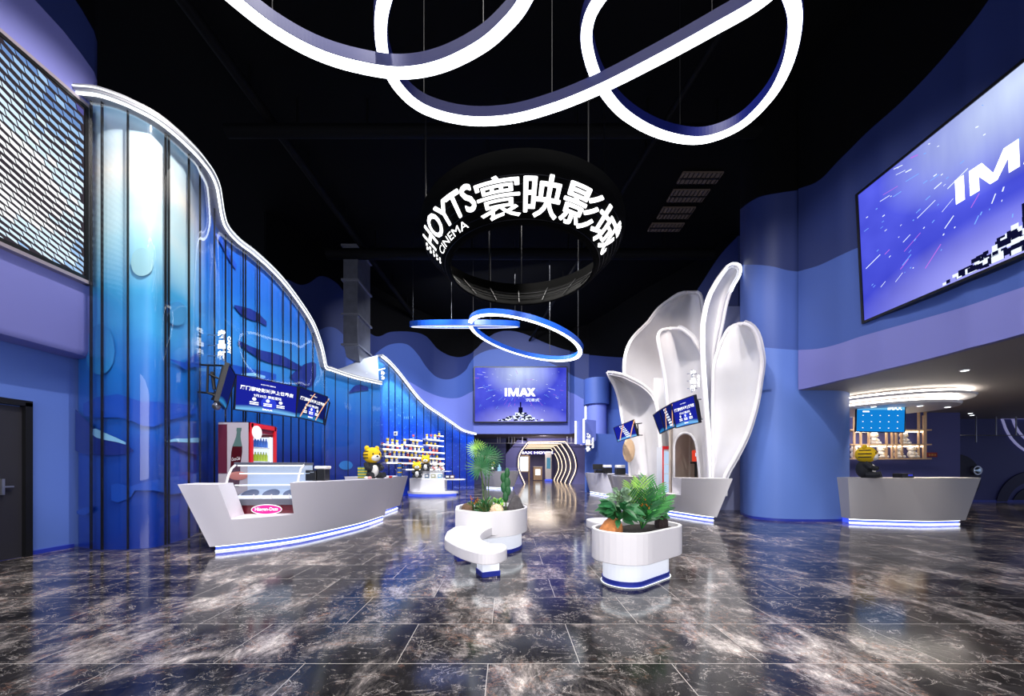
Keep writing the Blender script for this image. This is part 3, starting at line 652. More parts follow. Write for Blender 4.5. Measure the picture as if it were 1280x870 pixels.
ribbon('round LED loop at upper right hanging behind the long ribbon',
       [(900, -90, 6.8), (955, -60, 6.8), (985, -12, 6.8), (994, 30, 6.8), (984, 82, 6.8), (960, 125, 6.8), (922, 160, 6.8), (875, 176, 6.8), (825, 168, 6.8), (780, 143, 6.8), (750, 106, 6.8), (735, 65, 6.8), (735, 30, 6.8), (752, -4, 6.8), (800, -60, 6.8), (860, -95, 6.8)], wires=(.2, .5, .8))
# tilted ring and the level ring seen edge-on
def far_ring():
    c = W(656.5, 422, 13.5)
    a = W(722, 441, 13.0)-W(591, 402, 14.0); A = a/2
    B = Vector((0.30, 1.0, 0.0))
    n = 72; P = []
    for i in range(n):
        t_ = 2*PI*i/n
        # ellipse in px: major axis from (590,400) to (723,443), minor half 24
        ux, uy = 0.966, 0.26; px = 656.5+71*math.cos(t_)*ux+22*math.sin(t_)*0.26; py = 422+71*math.cos(t_)*uy*1.05-22*math.sin(t_)*0.97
        z = 13.5+1.9*math.sin(t_)*-1.0+0.1*math.cos(t_); P.append(W(px, py, z))
    P = [p for p in P]
    t = thing('ring_light', 'tilted oval LED ring hanging below the cinema drum sign', 'ceiling light', tuple(c))
    nrm = (P[n//4]-P[0]).cross(P[n//2]-P[0]).normalized()
    if nrm.z < 0: nrm = -nrm
    rings = []; rl = []
    for i in range(n):
        p = P[i]; tg = (P[(i+1) % n]-P[i-1]).normalized(); s_ = nrm.cross(tg).normalized()*0.075; u = nrm*0.17
        rings.append([p-s_*1.1, p+s_*1.1, p+s_*1.1+u, p-s_*1.1+u]); rl.append([p-s_-nrm*0.02, p+s_-nrm*0.02, p+s_-nrm*0.002, p-s_-nrm*0.002])
    rings.append(rings[0]); rl.append(rl[0])
    MB().loft(rings, False).build('housing', mat('ring_blue', rgb(30, 92, 210), 0.35), t); MB().loft(rl, False).build('led_diffuser', LEDR, t)
    for i in (5, 20, 40, 60): p = P[i]+nrm*0.17; MB().tube([p, (p.x, p.y, 10.5)], 0.01, 5).build('suspension_wire', BLACKM, t)
far_ring()
t = thing('ring_light', 'flat blue oval light seen nearly edge on, left of the tilted ring', 'ceiling light', tuple(W(580, 404, 15)))
b = MB(); C_ = []
for i in range(60):
    a = 2*PI*i/60; x = W(580, 0, 14).x+2.1*math.cos(a); y = 14.3+0.8*math.sin(a); C_.append(Vector((x, y, W(580, 407, 14.3).z+0.25*math.sin(a)*0)))
zc = W(580, 407, 13.5).z
pts_ = [Vector((p.x, p.y, zc+(p.y-13.5)*0.33)) for p in C_]
MB().ribbon(pts_, 0.16, 0.2, closed=True).build('housing', mat('ring_blue', rgb(30, 92, 210), 0.35), t)
MB().ribbon([p-Vector((0, 0, 0.012)) for p in pts_], 0.03, 0.01, closed=True).build('led_diffuser', LEDS, t)
for i in (3, 18, 33, 50): p = pts_[i]; MB().tube([p+Vector((0, 0, 0.2)), (p.x, p.y, 10.5)], 0.01, 5).build('suspension_wire', BLACKM, t)

# ------------------------------------------------------------------ drum sign
DX, DY = 0.32, 8.0
def drum():
    t = thing('drum_sign', 'large black hanging drum sign with white cinema lettering', 'hanging sign', (DX, DY, 5.72))
    n = 96
    def ring(r, z): return [Vector((DX+r*math.cos(2*PI*i/n), DY+r*math.sin(2*PI*i/n), z)) for i in range(n)]
    b = MB(); b.smooth = True
    prof = [(1.60, 5.72), (1.64, 5.74), (2.16, 6.30), (2.19, 6.36), (2.19, 6.55), (2.10, 6.55), (2.10, 6.34), (1.57, 5.76), (1.55, 5.72)]
    b.grid([ring(r, z) for r, z in prof]+[ring(*prof[0])], closed=True)
    b.build('drum_shell', mat('drum_black', rgb(3, 3, 3), 0.8, spec=0.04), t)
    b = MB()
    for k in range(6): b.tube(ring(1.68+k*0.085, 5.75+k*0.088), 0.006, 5, closed=True)
    b.build('rim_wire', mat('drum_wire', rgb(34, 34, 40), 0.3, metal=0.8), t)
    b = MB()
    for i in range(0, n, 6):
        a = 2*PI*i/n; ca, sa = math.cos(a), math.sin(a)
        b.tube([(DX+1.56*ca, DY+1.56*sa, 5.78), (DX+2.09*ca, DY+2.09*sa, 6.36)], 0.012, 5)
    b.tube(ring(1.75, 6.0), 0.012, 5, closed=True); b.tube(ring(1.95, 6.2), 0.012, 5, closed=True)
    b.build('inner_frame', BLACKM, t)
    for i in (5, 30, 55, 80): a = 2*PI*i/n; MB().tube([(DX+2.14*math.cos(a), DY+2.14*math.sin(a), 6.55), (DX+2.14*math.cos(a), DY+2.14*math.sin(a), 10.6)], 0.015, 6).build('suspension_rod', BLACKM, t)
    def place(body, a0, a1, r0, r1, bold, ch):
        """a0,a1 angles in degrees from the point nearest the camera; r0,r1 radii of baseline and cap line"""
        v0, f0 = text_geo(body, 1, 1, 0, 0); vs_, fs = [], []; ky = bold*(abs(a1-a0)/34.0 if len(body) == 1 else 1)
        for dx, dy in ((0, 0), (1, 0), (-1, 0), (0, 1), (0, -1), (.7, .7), (-.7, .7), (.7, -.7), (-.7, -.7)):
            k0 = len(vs_); vs_ += [Vector((v.x+dx*bold/(1 if len(body) == 1 else len(body)), v.y+dy*bold*0.8, 0)) for v in v0]; fs += [tuple(i+k0 for i in f) for f in f0]
        bm = bmesh.new(); bv = [bm.verts.new(v) for v in vs_]
        for f in fs:
            try: bm.faces.new([bv[i] for i in f])
            except ValueError: pass
        lim = 0.09*min(1.0, 34.0/abs(a1-a0))
        for _ in range(4):
            ed = [e for e in bm.edges if e.calc_length() > lim]
            if not ed: break
            bmesh.ops.subdivide_edges(bm, edges=ed, cuts=1); bmesh.ops.triangulate(bm, faces=bm.faces[:])
        bm.verts.index_update(); vs_ = [v.co.copy() for v in bm.verts]; fs = [[v.index for v in f.verts] for f in bm.faces]; bm.free()
        out = []
        for v in vs_:
            a = math.radians(lerp(a0, a1, v.x+0.5)); r = lerp(r0, r1, v.y+0.5)+0.03; z = 5.72+(r-0.03-1.6)*1.035-0.03
            out.append(Vector((DX+r*math.sin(a), DY-r*math.cos(a), z)))
        MB().add(out, fs).build(ch, SIGNW, t)
    # angular span for each character found from its pixel column
    def ang(px, r):
        lo, hi = -88.0, 88.0
        f = lambda a: CX+F*(DX+r*math.sin(math.radians(a)))/(DY-r*math.cos(math.radians(a)))
        best = min(range(-88, 89), key=lambda a: abs(f(a)-px)); return best
    for ch, x0, x1 in (('寰', 597, 651), ('映', 655, 699), ('影', 704, 744), ('城', 745, 774)):
        place(ch, ang(x0, 1.9), ang(x1, 1.9) if x1 < 770 else 72, 1.68, 2.09, 0.022 if ch != '寰' else 0.012, 'lettering')
    place('HOYTS', -76, ang(592, 1.98), 1.84, 2.10, 0.05, 'lettering')
    place('CINEMA', -72, ang(582, 1.82), 1.70, 1.79, 0.0, 'lettering')
    b = MB()
    for k in range(5):
        for j in range(2):
            a = math.radians(-82-j*4); r = 1.76+k*0.07; z = 5.72+(r-1.6)*1.035
            b.box((DX+(r+0.02)*math.sin(a), DY-(r+0.02)*math.cos(a), z), (0.05, 0.035, 0.035), a)
    tag(b.build('dot_emblem', SIGNW, t), kind='stuff'); t.location.z -= 0.10
drum()

# ------------------------------------------------------------------ screens
def mk_imax(name):
    m = bpy.data.materials.new(name); m.use_nodes = True; nt = m.node_tree; nt.nodes.remove(nt.nodes['Principled BSDF']); N = ND(nt)
    tc = nt.nodes.new('ShaderNodeTexCoord'); sep = nt.nodes.new('ShaderNodeSeparateXYZ'); nt.links.new(tc.outputs['UV'], sep.inputs[0])
    u, v = sep.outputs[0], sep.outputs[1]
    # glow at top centre, glow at bottom centre, dark violet sides
    def rad(cx, cy, sx, sy):
        a = N.m('POWER', N.m('DIVIDE', N.m('SUBTRACT', u, cx), sx), 2.0); c = N.m('POWER', N.m('DIVIDE', N.m('SUBTRACT', v, cy), sy), 2.0)
        return N.m('SQRT', N.m('ADD', a, c))
    d1 = rad(0.5, 0.92, 0.42, 0.5); d2 = rad(0.5, 0.0, 0.55, 0.36)
    ray = N.noise(N.mapping(tc.outputs['UV'], scale=(14, 1.2, 1)), 1.0, 3)
    base = N.ramp(N.noise(N.mapping(tc.outputs['UV'], scale=(2, 1, 1)), 1.5, 3), [(0.3, rgb(44, 50, 180)), (0.7, rgb(92, 100, 235))])
    c = N.mix(N.m('MULTIPLY', N.ramp(d1, [(0.0, (1, 1, 1, 1)), (0.35, (0.6, 0.6, 0.6, 1)), (1.0, (0, 0, 0, 1))]), N.m('ADD', 0.55, N.m('MULTIPLY', ray, 0.7))), base, rgb(215, 230, 255))
    c = N.mix(N.m('MULTIPLY', N.ramp(d2, [(0.0, (1, 1, 1, 1)), (1.0, (0, 0, 0, 1))]), 0.8), c, rgb(190, 190, 255))
    band = N.ramp(rad(0.5, 0.36, 3.0, 0.09), [(0.0, (0.6, 0.6, 0.6, 1)), (1.0, (0, 0, 0, 1))])
    c = N.mix(band, c, rgb(66, 74, 205))
    e = nt.nodes.new('ShaderNodeEmission'); nt.links.new(c, e.inputs[0]); e.inputs[1].default_value = 1.15
    nt.links.new(e.outputs[0], nt.nodes['Material Output'].inputs[0]); return m
IMX = mk_imax('imax_picture')
SKYB = emis('pix_blue', rgb(120, 170, 255), 1.2); DARKS = emis('pix_dark', rgb(14, 16, 50), 1.0); PIXW = emis('pix_white', rgb(225, 235, 255), 1.3); PINKP = emis('pix_pink', rgb(190, 110, 230), 1.1)
def uv_quad(name, wd, ht, m, parent, z=0.0, nx=1):
    me = bpy.data.meshes.new(name)
    me.from_pydata([(-wd/2, -ht/2, z), (wd/2, -ht/2, z), (wd/2, ht/2, z), (-wd/2, ht/2, z)], [], [(0, 1, 2, 3)])
    uv = me.uv_layers.new(name='UVMap')
    for i, c in enumerate(((0, 0), (1, 0), (1, 1), (0, 1))): uv.data[i].uv = c
    me.materials.append(m); o = bpy.data.objects.new(name, me); COL.objects.link(o); o.parent = parent; return o
def screen_body(name, label, M, wd, ht, m, rim=0.03, deep=0.07, cat='screen', group=None, frame_m=None):
    t = thing(name, label, cat, matrix=M, group=group)
    b = MB(); b.box((0, 0, -deep/2-0.005), (wd+rim*1.0, ht+rim*1.0, deep))
    for s in (-1, 1): b.box((s*(wd/2+rim/2), 0, -deep/2+0.01), (rim, ht+2*rim, deep+0.02)); b.box((0, s*(ht/2+rim/2), -deep/2+0.01), (wd, rim, deep+0.02))
    b.build('frame', frame_m or BLACKP, t, local=True)
    uv_quad('display', wd, ht, m, t, 0.002); return t
def imax_word(u, v, w_, h_, m, parent, z):
    b = MB(); Q = lambda pts: b.add([Vector((u+(x-50)/100*w_, v+(y-0.5)*h_, z)) for x, y in pts], [tuple(range(len(pts)))])
    Q([(0, 0), (7, 0), (7, 1), (0, 1)])
    Q([(11, 0), (18, 0), (18, 1), (11, 1)]); Q([(18, 1), (18, .55), (25.5, 0), (28, 0), (28, .35), (20.5, 1)]); Q([(28, .35), (28, 0), (30.5, 0), (38, .55), (38, 1), (35.5, 1)]); Q([(38, 0), (45, 0), (45, 1), (38, 1)])
    Q([(47, 0), (54.5, 0), (62, .62), (62, 1), (58, 1)]); Q([(62, 1), (62, .62), (69.5, 0), (77, 0), (66, 1)]); Q([(56, .2), (68, .2), (66, .38), (58.5, .38)])
    Q([(72, 1), (80.5, 1), (100, 0), (91, 0)]); Q([(90.5, 1), (99, 1), (80, 0), (71.5, 0)])
    b.build('lettering', m, parent, local=True)
def imax(label, TL, TR, BL, seed=1, wide=None, dense=150):
    M, wd, ht = frame_from(TL, TR, BL)
    if wide: c = TL+(TR-TL).normalized()*wide/2-(Vector([M[i][1] for i in range(3)]))*ht/2; wd = wide; [M.__getitem__(i).__setitem__(3, c[i]) for i in range(3)]
    t = screen_body('video_wall', label, M, wd, ht, IMX, 0.05*ht/2.7, 0.15)
    rnd = random.Random(seed); b1, b2, b3 = MB(), MB(), MB()
    for i in range(dense):
        u, v = rnd.uniform(-.48, .48)*wd, rnd.uniform(-.3, .48)*ht
        d_ = Vector((u, v-0.25*ht, 0)); L = rnd.choice([0.006, 0.008, 0.012, 0.03, 0.06])*wd*rnd.uniform(.6, 1.3)
        if d_.length < 0.1*ht: continue
        a = math.atan2(d_.y, d_.x); tgt = rnd.choice([b1, b1, b2, b3]) if L > 0.02*wd else rnd.choice([b1, b2, b2])
        tgt.box((u, v, 0.005), (L, 0.0026*wd*rnd.uniform(.5, 1.4), 0.002), a)
        if u-abs(L) < -.5*wd or u+abs(L) > .5*wd: pass
    b1.build('light_streaks', PIXW, t, local=True); b2.build('light_dots', SKYB, t, local=True); b3.build('colour_streaks', PINKP, t, local=True)
    b, bw = MB(), MB()
    for i in range(170):
        u = rnd.gauss(0, 0.105)*wd; hh = max(0.02, 0.20-abs(u/wd)*0.85)*ht*rnd.uniform(0.1, 1)
        if abs(u) > 0.24*wd: continue
        s_ = rnd.uniform(0.008, 0.02)*wd; (b if rnd.random() < 0.55 else bw).box((u, -0.5*ht+max(hh, s_), 0.006+rnd.random()*0.003), (s_*rnd.uniform(.8, 2), s_, 0.003))
    b.box((0, -0.30*ht, 0.008), (0.045*wd, 0.13*ht, 0.004)); b.box((0, -0.2*ht, 0.008), (0.014*wd, 0.09*ht, 0.004)); b.ball((0, -0.15*ht, 0.008), (0.008*wd, 0.008*wd, 0.002))
    b.build('dark_blocks', DARKS, t, local=True); bw.build('bright_blocks', PIXW, t, local=True)
    imax_word(-0.005*wd, 0.045*ht, 0.335*wd, 0.15*ht, SIGNW, t, 0.012)
    text_part('沉浸式', 0.13*wd, -0.1*ht, 0.15*wd, 0.06*ht, PIXW, t, 0.012, 0.02)
    return t
# right wall screen: its far edge is in view, its near part runs out of the frame
TL, BL = W(1073, 244, 7.1), W(1080.5, 401, 7.1)
dirn = Vector((6.86-TL.x, 4.85-7.1, 0)).normalized(); TR = TL+dirn
imax('huge bright blue video wall on the right wall, cut by the frame', TL, TL+dirn*4.7, BL, 3, dense=190)
imax('blue video screen centred on the far wall over the passage', W(593.5, 459.5, 23.9), W(708, 459.5, 23.9), W(593.5, 527, 23.9), 5, dense=110)

# left wall screen with metallic tiles
TLs = Vector((-6.50, 2.6, 0)); zt = interp([(0, 0)], 0)
yR = 6.5*F/(CX-105); top_ = H0+(HY-135)*yR/F; bot_ = H0+(HY-345)*yR/F
TR = Vector((-6.50, yR, top_)); BR = Vector((-6.50, yR, bot_))
# the room side of this wall looks to +x, so its picture's right edge is the far one
M, wd, ht = frame_from(Vector((-6.50, yR-4.8, top_)), TR, Vector((-6.50, yR-4.8, bot_)))
t = screen_body('video_wall', 'video wall at far left showing rows of shiny silver tiles', M, wd, ht, emis('tile_back', rgb(58, 52, 60), 1.0), 0.05, 0.10)
TS = [emis('tile_%d' % i, c, 1.15) for i, c in enumerate((rgb(250, 253, 255), rgb(215, 235, 250), rgb(160, 195, 232), rgb(110, 145, 200), rgb(84, 84, 150)))]
b = MB(); rnd = random.Random(4)
for i in range(-26, 34):
    for j in range(-2, 34):
        # curved sheet of slanted tiles
        def pt(a, c):
            x = a*0.112-0.030*c+1.0; y = -1.55+c*(0.078+0.0009*c)+0.10*math.sin(a*0.22+1.2)-0.012*a
            return Vector((x, y, 0.006))
        a, c = i+0.5*(j % 2), j
        w1 = 0.88; h1 = 0.52+0.10*math.sin(j*0.5+i*0.2+2.2)
        q = [pt(a, c+0.1), pt(a+w1, c-0.05), pt(a+w1, c+h1-0.02), pt(a, c+h1+0.12)]
        if abs(q[0].x+q[2].x)/2 > wd/2 or abs(q[0].y+q[2].y)/2 > ht/2: continue
        for p in q: p.x = max(-wd/2+.01, min(wd/2-.01, p.x)); p.y = max(-ht/2+.01, min(ht/2-.01, p.y))
        d_ = math.hypot((q[0].x-1.3)/1.6, (q[0].y+0.35)/1.35); b.cur = min(4, max(0, int(d_*3.3-0.6+rnd.uniform(-.4, .4))))
        b.add(q, [(0, 1, 2, 3)])
b.build('tile_picture', TS, t, local=True)
b = MB()
for s in (-1, 1): b.box((s*(wd/2+0.075), 0, -0.03), (0.05, ht+0.2, 0.10)); b.box((0, s*(ht/2+0.075), -0.03), (wd+0.2, 0.05, 0.10))
b.build('outer_trim', mat('trim_alu', rgb(150, 140, 150), 0.4, metal=0.3), t, local=True)

# menu screens
def mk_menu(name, c0, c1, c2):
    m = bpy.data.materials.new(name); m.use_nodes = True; nt = m.node_tree; nt.nodes.remove(nt.nodes['Principled BSDF']); N = ND(nt)
    tc = nt.nodes.new('ShaderNodeTexCoord'); sep = nt.nodes.new('ShaderNodeSeparateXYZ'); nt.links.new(tc.outputs['UV'], sep.inputs[0])
    dx = N.m('POWER', N.m('SUBTRACT', sep.outputs[0], 0.5), 2.0)
    c = N.ramp(N.m('SUBTRACT', sep.outputs[1], N.m('MULTIPLY', dx, -0.25)), [(0.0, c0), (0.08, c2), (0.2, c1), (1.0, c1)])
    e = nt.nodes.new('ShaderNodeEmission'); nt.links.new(c, e.inputs[0]); e.inputs[1].default_value = 1.1
    nt.links.new(e.outputs[0], nt.nodes['Material Output'].inputs[0]); return m
MENU = mk_menu('menu_picture', rgb(20, 70, 190), rgb(26, 34, 150), rgb(120, 190, 240))
MENU2 = mk_menu('menu_picture_dim', rgb(20, 60, 130), rgb(18, 28, 96), rgb(50, 130, 190))
GLOB = emis('menu_globe', rgb(50, 70, 220), 1.0); ORNG = emis('menu_orange', rgb(255, 190, 140), 1.1)
def menu(label, TL, TR, BL, m, full=True, streaks=False, beads=False, bracket=None):
    M, wd, ht = frame_from(TL, TR, BL); t = screen_body('menu_screen', label, M, wd, ht, m, 0.02, 0.05, 'screen')
    if full:
        b = MB(); b.ball((0.02*wd, -0.2*ht, 0.004), (0.13*wd, 0.2*ht, 0.001), 24, 6); b.build('globe_graphic', GLOB, t, local=True)
        text_part('厦门寰映影城海上世界店', 0, 0.18*ht, 0.88*wd, 0.13*ht, TXT, t, 0.008, 0.02)
        text_part('9月30日 震撼登陆', 0, 0.0, 0.46*wd, 0.09*ht, TXT, t, 0.008, 0.01)
        text_part('HOYTS IMAX', 0, 0.36*ht, 0.25*wd, 0.035*ht, TXT, t, 0.008, 0.01)
        b = MB()
        for k in (-1, 0, 1):
            b.ball((k*0.22*wd, -0.12*ht, 0.006), (0.032*wd, 0.05*ht, 0.001), 12, 4)
            for r in range(2): b.box((k*0.22*wd, -0.22*ht-r*0.055*ht, 0.006), (0.14*wd, 0.03*ht, 0.002))
        b.build('info_graphic', TXT, t, local=True)
        text_part('IMAX', 0.0, -0.40*ht, 0.17*wd, 0.055*ht, TXT, t, 0.008, 0.03)
    if streaks:
        b = MB()
        for x0 in (-0.35, 0.2):
            P_ = [Vector(((x0+0.28*s+0.10*s*s)*wd, (-0.46+0.92*s)*ht, 0.01)) for s in [i/8 for i in range(9)]]
            b.tube(P_, 0.012*wd, 5)
        b.build('light_trail', ORNG, t, local=True)
    if beads:
        b = MB()
        for k in range(7):
            for j in range(3): b.ball(((-0.12+0.08*j+0.035*k-0.1)*wd+0.05*wd, (0.42-0.13*k)*ht, 0.008), (0.045*wd*(0.6+0.08*k), 0.05*ht, 0.001), 10, 4)
        b.build('bead_graphic', PIXW, t, local=True)
    if bracket:
        b = MB()
        for q0, q1 in bracket: b.tube([q0, q1], 0.02, 6)
        b.build('wall_bracket', BLACKM, t)
    return t
menu('large bright blue menu screen over the left counter, middle of three', W(295.6, 468.7, 7.9), W(371, 483.9, 9.05), W(292, 511, 7.9), MENU,
     bracket=[(W(325, 485, 8.45), W(322, 478, 9.0)), (W(340, 500, 8.7), W(338, 495, 9.4))])
menu('smaller menu screen with orange light trails, rightmost over left counter', W(374.8, 484.4, 9.3), W(408.7, 496.3, 10.3), W(369.5, 520.7, 9.3), MENU2, True, True,
     bracket=[(W(409, 500, 10.3), W(412, 503, 10.9)), (W(412, 503, 10.9), W(406, 532, 10.7)), (W(403, 528, 10.3), W(406, 532, 10.7))])
t = menu('menu screen turned nearly edge on by the glass corner, above fridge', W(285.5, 455, 7.0), W(294, 470, 7.8), W(273.5, 502, 7.0), MENU2, False)
b = MB()
def seg(*p):
    for a, c in zip(p, p[1:]): b.tube([W(*a), W(*c)], 0.02, 6)
seg((246, 456, 7.1), (279, 457, 7.15), (270, 495, 7.15), (259, 491, 7.1), (260, 457, 7.1)); seg((246, 490, 7.1), (268, 492, 7.15), (276, 500, 7.2)); seg((262, 468, 7.15), (275, 474, 7.2)); seg((277, 462, 7.2), (286, 470, 7.3)); seg((265, 500, 7.2), (272, 488, 7.2))
b.tube([W(265, 465, 7.2), W(268, 487, 7.2)], 0.03, 6); b.build('wall_bracket', BLACKM, t)
t = thing('dome_camera', 'small round dome camera below the left screen bracket', 'camera', tuple(W(270, 508, 7.2)))
c = W(270.5, 508, 7.2); MB().ball(c, 0.075).build('dome', mat('dome_grey', rgb(120, 124, 140), 0.25, metal=0.3), t)
MB().tube([c, W(271, 497, 7.2)], 0.025, 8).build('stem', BLACKM, t); MB().tube([c+Vector((0, -0.05, -0.01)), c+Vector((0.02, -0.085, -0.02))], 0.03, 12).build('lens', BLACKP, t)
# petal screens
menu('menu screen with listing, largest and rightmost on the white petals', W(840, 504.5, 9.0), W(867.6, 494.7, 8.15), W(845.6, 534.4, 9.0), MENU, bracket=[(W(868, 500, 8.25), W(876, 499, 9.5)), (W(872, 500, 8.9), W(876, 524, 9.2)), (W(871, 526, 8.4), W(878, 524, 9.5))])
menu('menu screen of glowing beads, middle of three on the petals', W(825, 513.2, 9.85), W(839.3, 505, 9.05), W(831.2, 538.5, 9.85), MENU2, False, True, True)
menu('narrow dark menu screen, leftmost of three joined on the petals', W(817.2, 519, 10.3), W(824.6, 513.6, 9.9), W(824, 542.5, 10.3), MENU2, False)
menu('tilted blue screen with bead picture on the left drooping petal', W(767.5, 535, 12.6), W(791, 525.6, 11.2), W(772.4, 551.7, 12.6), MENU, False, True, True, bracket=[(W(792, 530, 11.3), W(802, 529, 12.6)), (W(797, 530, 11.9), W(798, 545, 12.0)), (W(795, 544, 11.3), W(803, 544, 12.6))])

# blade signs
def blade(label, px, py, z, chars, latin, hpx, side=1, arms=True):
    c = W(px, py, z); k = z/F; t = thing('blade_sign', label, 'sign', tuple(c))
    n = len(chars); s_ = hpx*k/n
    b = MB()
    for i, ch in enumerate(chars):
        vs_, fs = text_geo(ch, s_*0.75, s_*0.80, 0.05); cc = Vector((c.x, c.y, c.z+s_*(n/2-0.5-i)))
        b = MB(); b.add([cc+Vector((v.x, -0.02, v.y)) for v in vs_], fs); b.build('lettering', SIGNW, t)
    if latin:
        vs_, fs = text_geo(latin, hpx*k*0.55, s_*0.3, 0.03); b = MB()
        b.add([c+Vector((side*s_*0.72+v.y, -0.02, -v.x-hpx*k*0.02)) for v in vs_], fs); b.build('lettering', SIGNW, t)
    b = MB()
    for i in range(n): zz = c.z+s_*(n/2-0.5-i); b.box((c.x-s_*0.9 if arms else c.x, c.y+0.04, zz), (s_*1.3, 0.02, 0.02))
    b.box((c.x, c.y+0.04, c.z), (0.03, 0.02, hpx*k)); b.build('mounting_arm', STEEL, t)
blade('glowing vertical sign on the near sea mural beside the glass corner', 278, 431, 7.6, '卖品部', 'CANDY', 39)
blade('glowing vertical sign mounted on the middle white petal', 866, 476, 9.3, '卖品部', 'CANDY', 28, arms=False)
blade('glowing vertical sign on blue wall beside the passage', 735, 553, 18.0, '售票处', 'TICKETS', 24, arms=False)
blade('small white sign hanging at the tip of the far mural', 478.5, 469, 14.6, '商店', '', 12, arms=False)

# ------------------------------------------------------------------ counters
def counter(name, label, cat, st, back, m, group=None, base_h=0.10, plinth=None, inset=0.10, notch=None, plinth_m=None):
    """st: (bottom front xy, top front xy, height) along the front; back: vector to the rear edge"""
    t = thing(name, label, cat, (st[len(st)//2][0][0], st[len(st)//2][0][1], 0), group=group)
    back = Vector((back[0], back[1], 0)); rings = []
    for (bx, by), (tx, ty), h in st:
        hf = (h-base_h)/(1.04-base_h); fx, fy = lerp(bx, tx, hf), lerp(by, ty, hf)
        lip = Vector((fx, fy, h)); bb = Vector((bx, by, base_h))
        rings.append([bb, lip, lip+back, bb+back*0.85])
    b = MB(); b.smooth = True; b.loft(rings); b.build('counter_body', m, t)
    b = MB(); rings = []; c = sum((Vector((s[0][0], s[0][1], 0)) for s in st), Vector())/len(st)+back*0.4
    fr = []
    for (bx, by), _, _ in st:
        p = Vector((bx, by, 0)); d_ = back.normalized()*inset; q = p+d_; q = q+(c-q)*0.03; fr.append(q)
        rings.append([q, q+Vector((0, 0, base_h)), q+back*0.7+Vector((0, 0, base_h)), q+back*0.7])
    b.loft(rings); b.build('plinth', plinth_m or BLUEE, t)
    off = -back.normalized()*0.02
    b = MB(); b.tube([p+off+Vector((0, 0, base_h-0.014)) for p in fr], 0.012, 6); b.build('led_strip', LED, t)
    b = MB(); b.tube([p+off+Vector((0, 0, 0.014)) for p in fr], 0.010, 6); b.build('led_strip', LED, t)
    return t
def cpath(bot, top_, hts, k):
    """bot/top_ lists of pixel (x,y) for the same stations: bottom on the floor, top at 1.04"""
    B = catmull([G(x, y) for x, y in bot], k); T = catmull([W(x, y, z) for x, y, z in top_], k)
    return [((p.x, p.y), (q.x, q.y), hts(i/(len(B)-1))) for i, (p, q) in enumerate(zip(B, T))]
def stations(bot, topz, segs, hfun):
    """segs: list of u values, may repeat for vertical steps with the height given"""
    B = catmull([G(x, y) for x, y in bot], 12); T = catmull([W(x, 600, z) for x, z in topz], 12)
    out = []
    for u, h in segs:
        i = u*(len(B)-1); a = int(min(i, len(B)-2)); f = i-a; p = B[a].lerp(B[a+1], f)
        i = u*(len(T)-1); a = int(min(i, len(T)-2)); f = i-a; q = T[a].lerp(T[a+1], f)
        out.append(((p.x, p.y), (q.x, q.y), h))
    return out
# main left counter, low in front of the freezer
bot = [(262, 692), (290, 689), (330, 684), (375, 677), (420, 667), (455, 658), (481, 649)]
topz = [(222, 5.25), (260, 5.22), (312, 5.45), (366, 5.85), (420, 6.6), (462, 7.6), (492, 8.9)]
def useg(n0, n1, lo, hi, hn, ht__, hl): pass
seg_ = [(u/40, 1.04) for u in range(0, 9)]+[(0.209, 1.04), (0.211, 0.50)]+[(u/40, 0.50) for u in range(9, 20)]+[(0.4865, 0.50), (0.4885, 1.04)]+[(u/40, 1.04) for u in range(20, 41)]
counter('concession_counter', 'long white boat shaped counter at left with ice cream freezer notch', 'counter', stations(bot, topz, seg_, None), (-0.25, 0.62), GREYC)
# second small counter behind it
counter('concession_counter', 'short pale flared counter just right of the long left counter', 'counter',
        stations([(468, 646), (485, 641), (500, 635.5)], [(462, 9.6), (488, 9.9), (510, 10.9)], [(u/10, 1.04) for u in range(11)], None), (-0.9, 0.5), GREYC)
# petals counter (notch at left)
bot = [(775, 634), (800, 637.5), (825, 641), (850, 645), (875, 649), (896, 652)]
topz = [(768, 10.9), (795, 9.9), (820, 9.25), (850, 8.7), (884, 8.3), (916, 8.15)]
seg_ = [(u/30, 1.04) for u in range(0, 7)]+[(0.232, 1.04), (0.234, 0.60)]+[(u/30, 0.60) for u in range(8, 18)]+[(0.608, 0.60), (0.610, 1.04)]+[(u/30, 1.04) for u in range(19, 31)]
counter('concession_counter', 'white flared counter at the foot of the petal sculpture', 'counter', stations(bot, topz, seg_, None), (0.12, 0.75), WHITE)
counter('ticket_counter', 'grey counter against the blue wall left of the petals', 'counter',
        stations([(737, 616.5), (755, 620), (775, 623)], [(731, 17.9), (757, 16.2), (783, 14.8)], [(u/10, 1.04) for u in range(11)], None), (0.3, 0.9), GREYC)
counter('ticket_counter', 'pale counter behind the palm, between grey counter and petal counter', 'counter',
        stations([(768, 622), (785, 626), (800, 628)], [(759, 14.1), (785, 13.2), (808, 12.6)], [(u/10, 1.04) for u in range(11)], None), (0.3, 0.9), WHITE)
counter('reception_counter', 'far white counter left of the glowing arches', 'counter',
        stations([(607, 610.5), (625, 611.5), (641, 611)], [(597, 21.8), (625, 21.0), (648, 21.2)], [(u/10, 1.10) for u in range(11)], None), (0.1, 0.9), WHITE)
# right counter
bot = [(1063, 654), (1085, 655), (1120, 656), (1165, 657), (1207, 656)]
topz = [(1060, 8.25), (1085, 7.98), (1125, 7.85), (1180, 7.95), (1226, 8.25)]
counter('shop_counter', 'broad warm grey counter tucked under the right soffit', 'counter', stations(bot, topz, [(u/24, 1.06) for u in range(25)], None), (0.15, 0.8), GREYR)

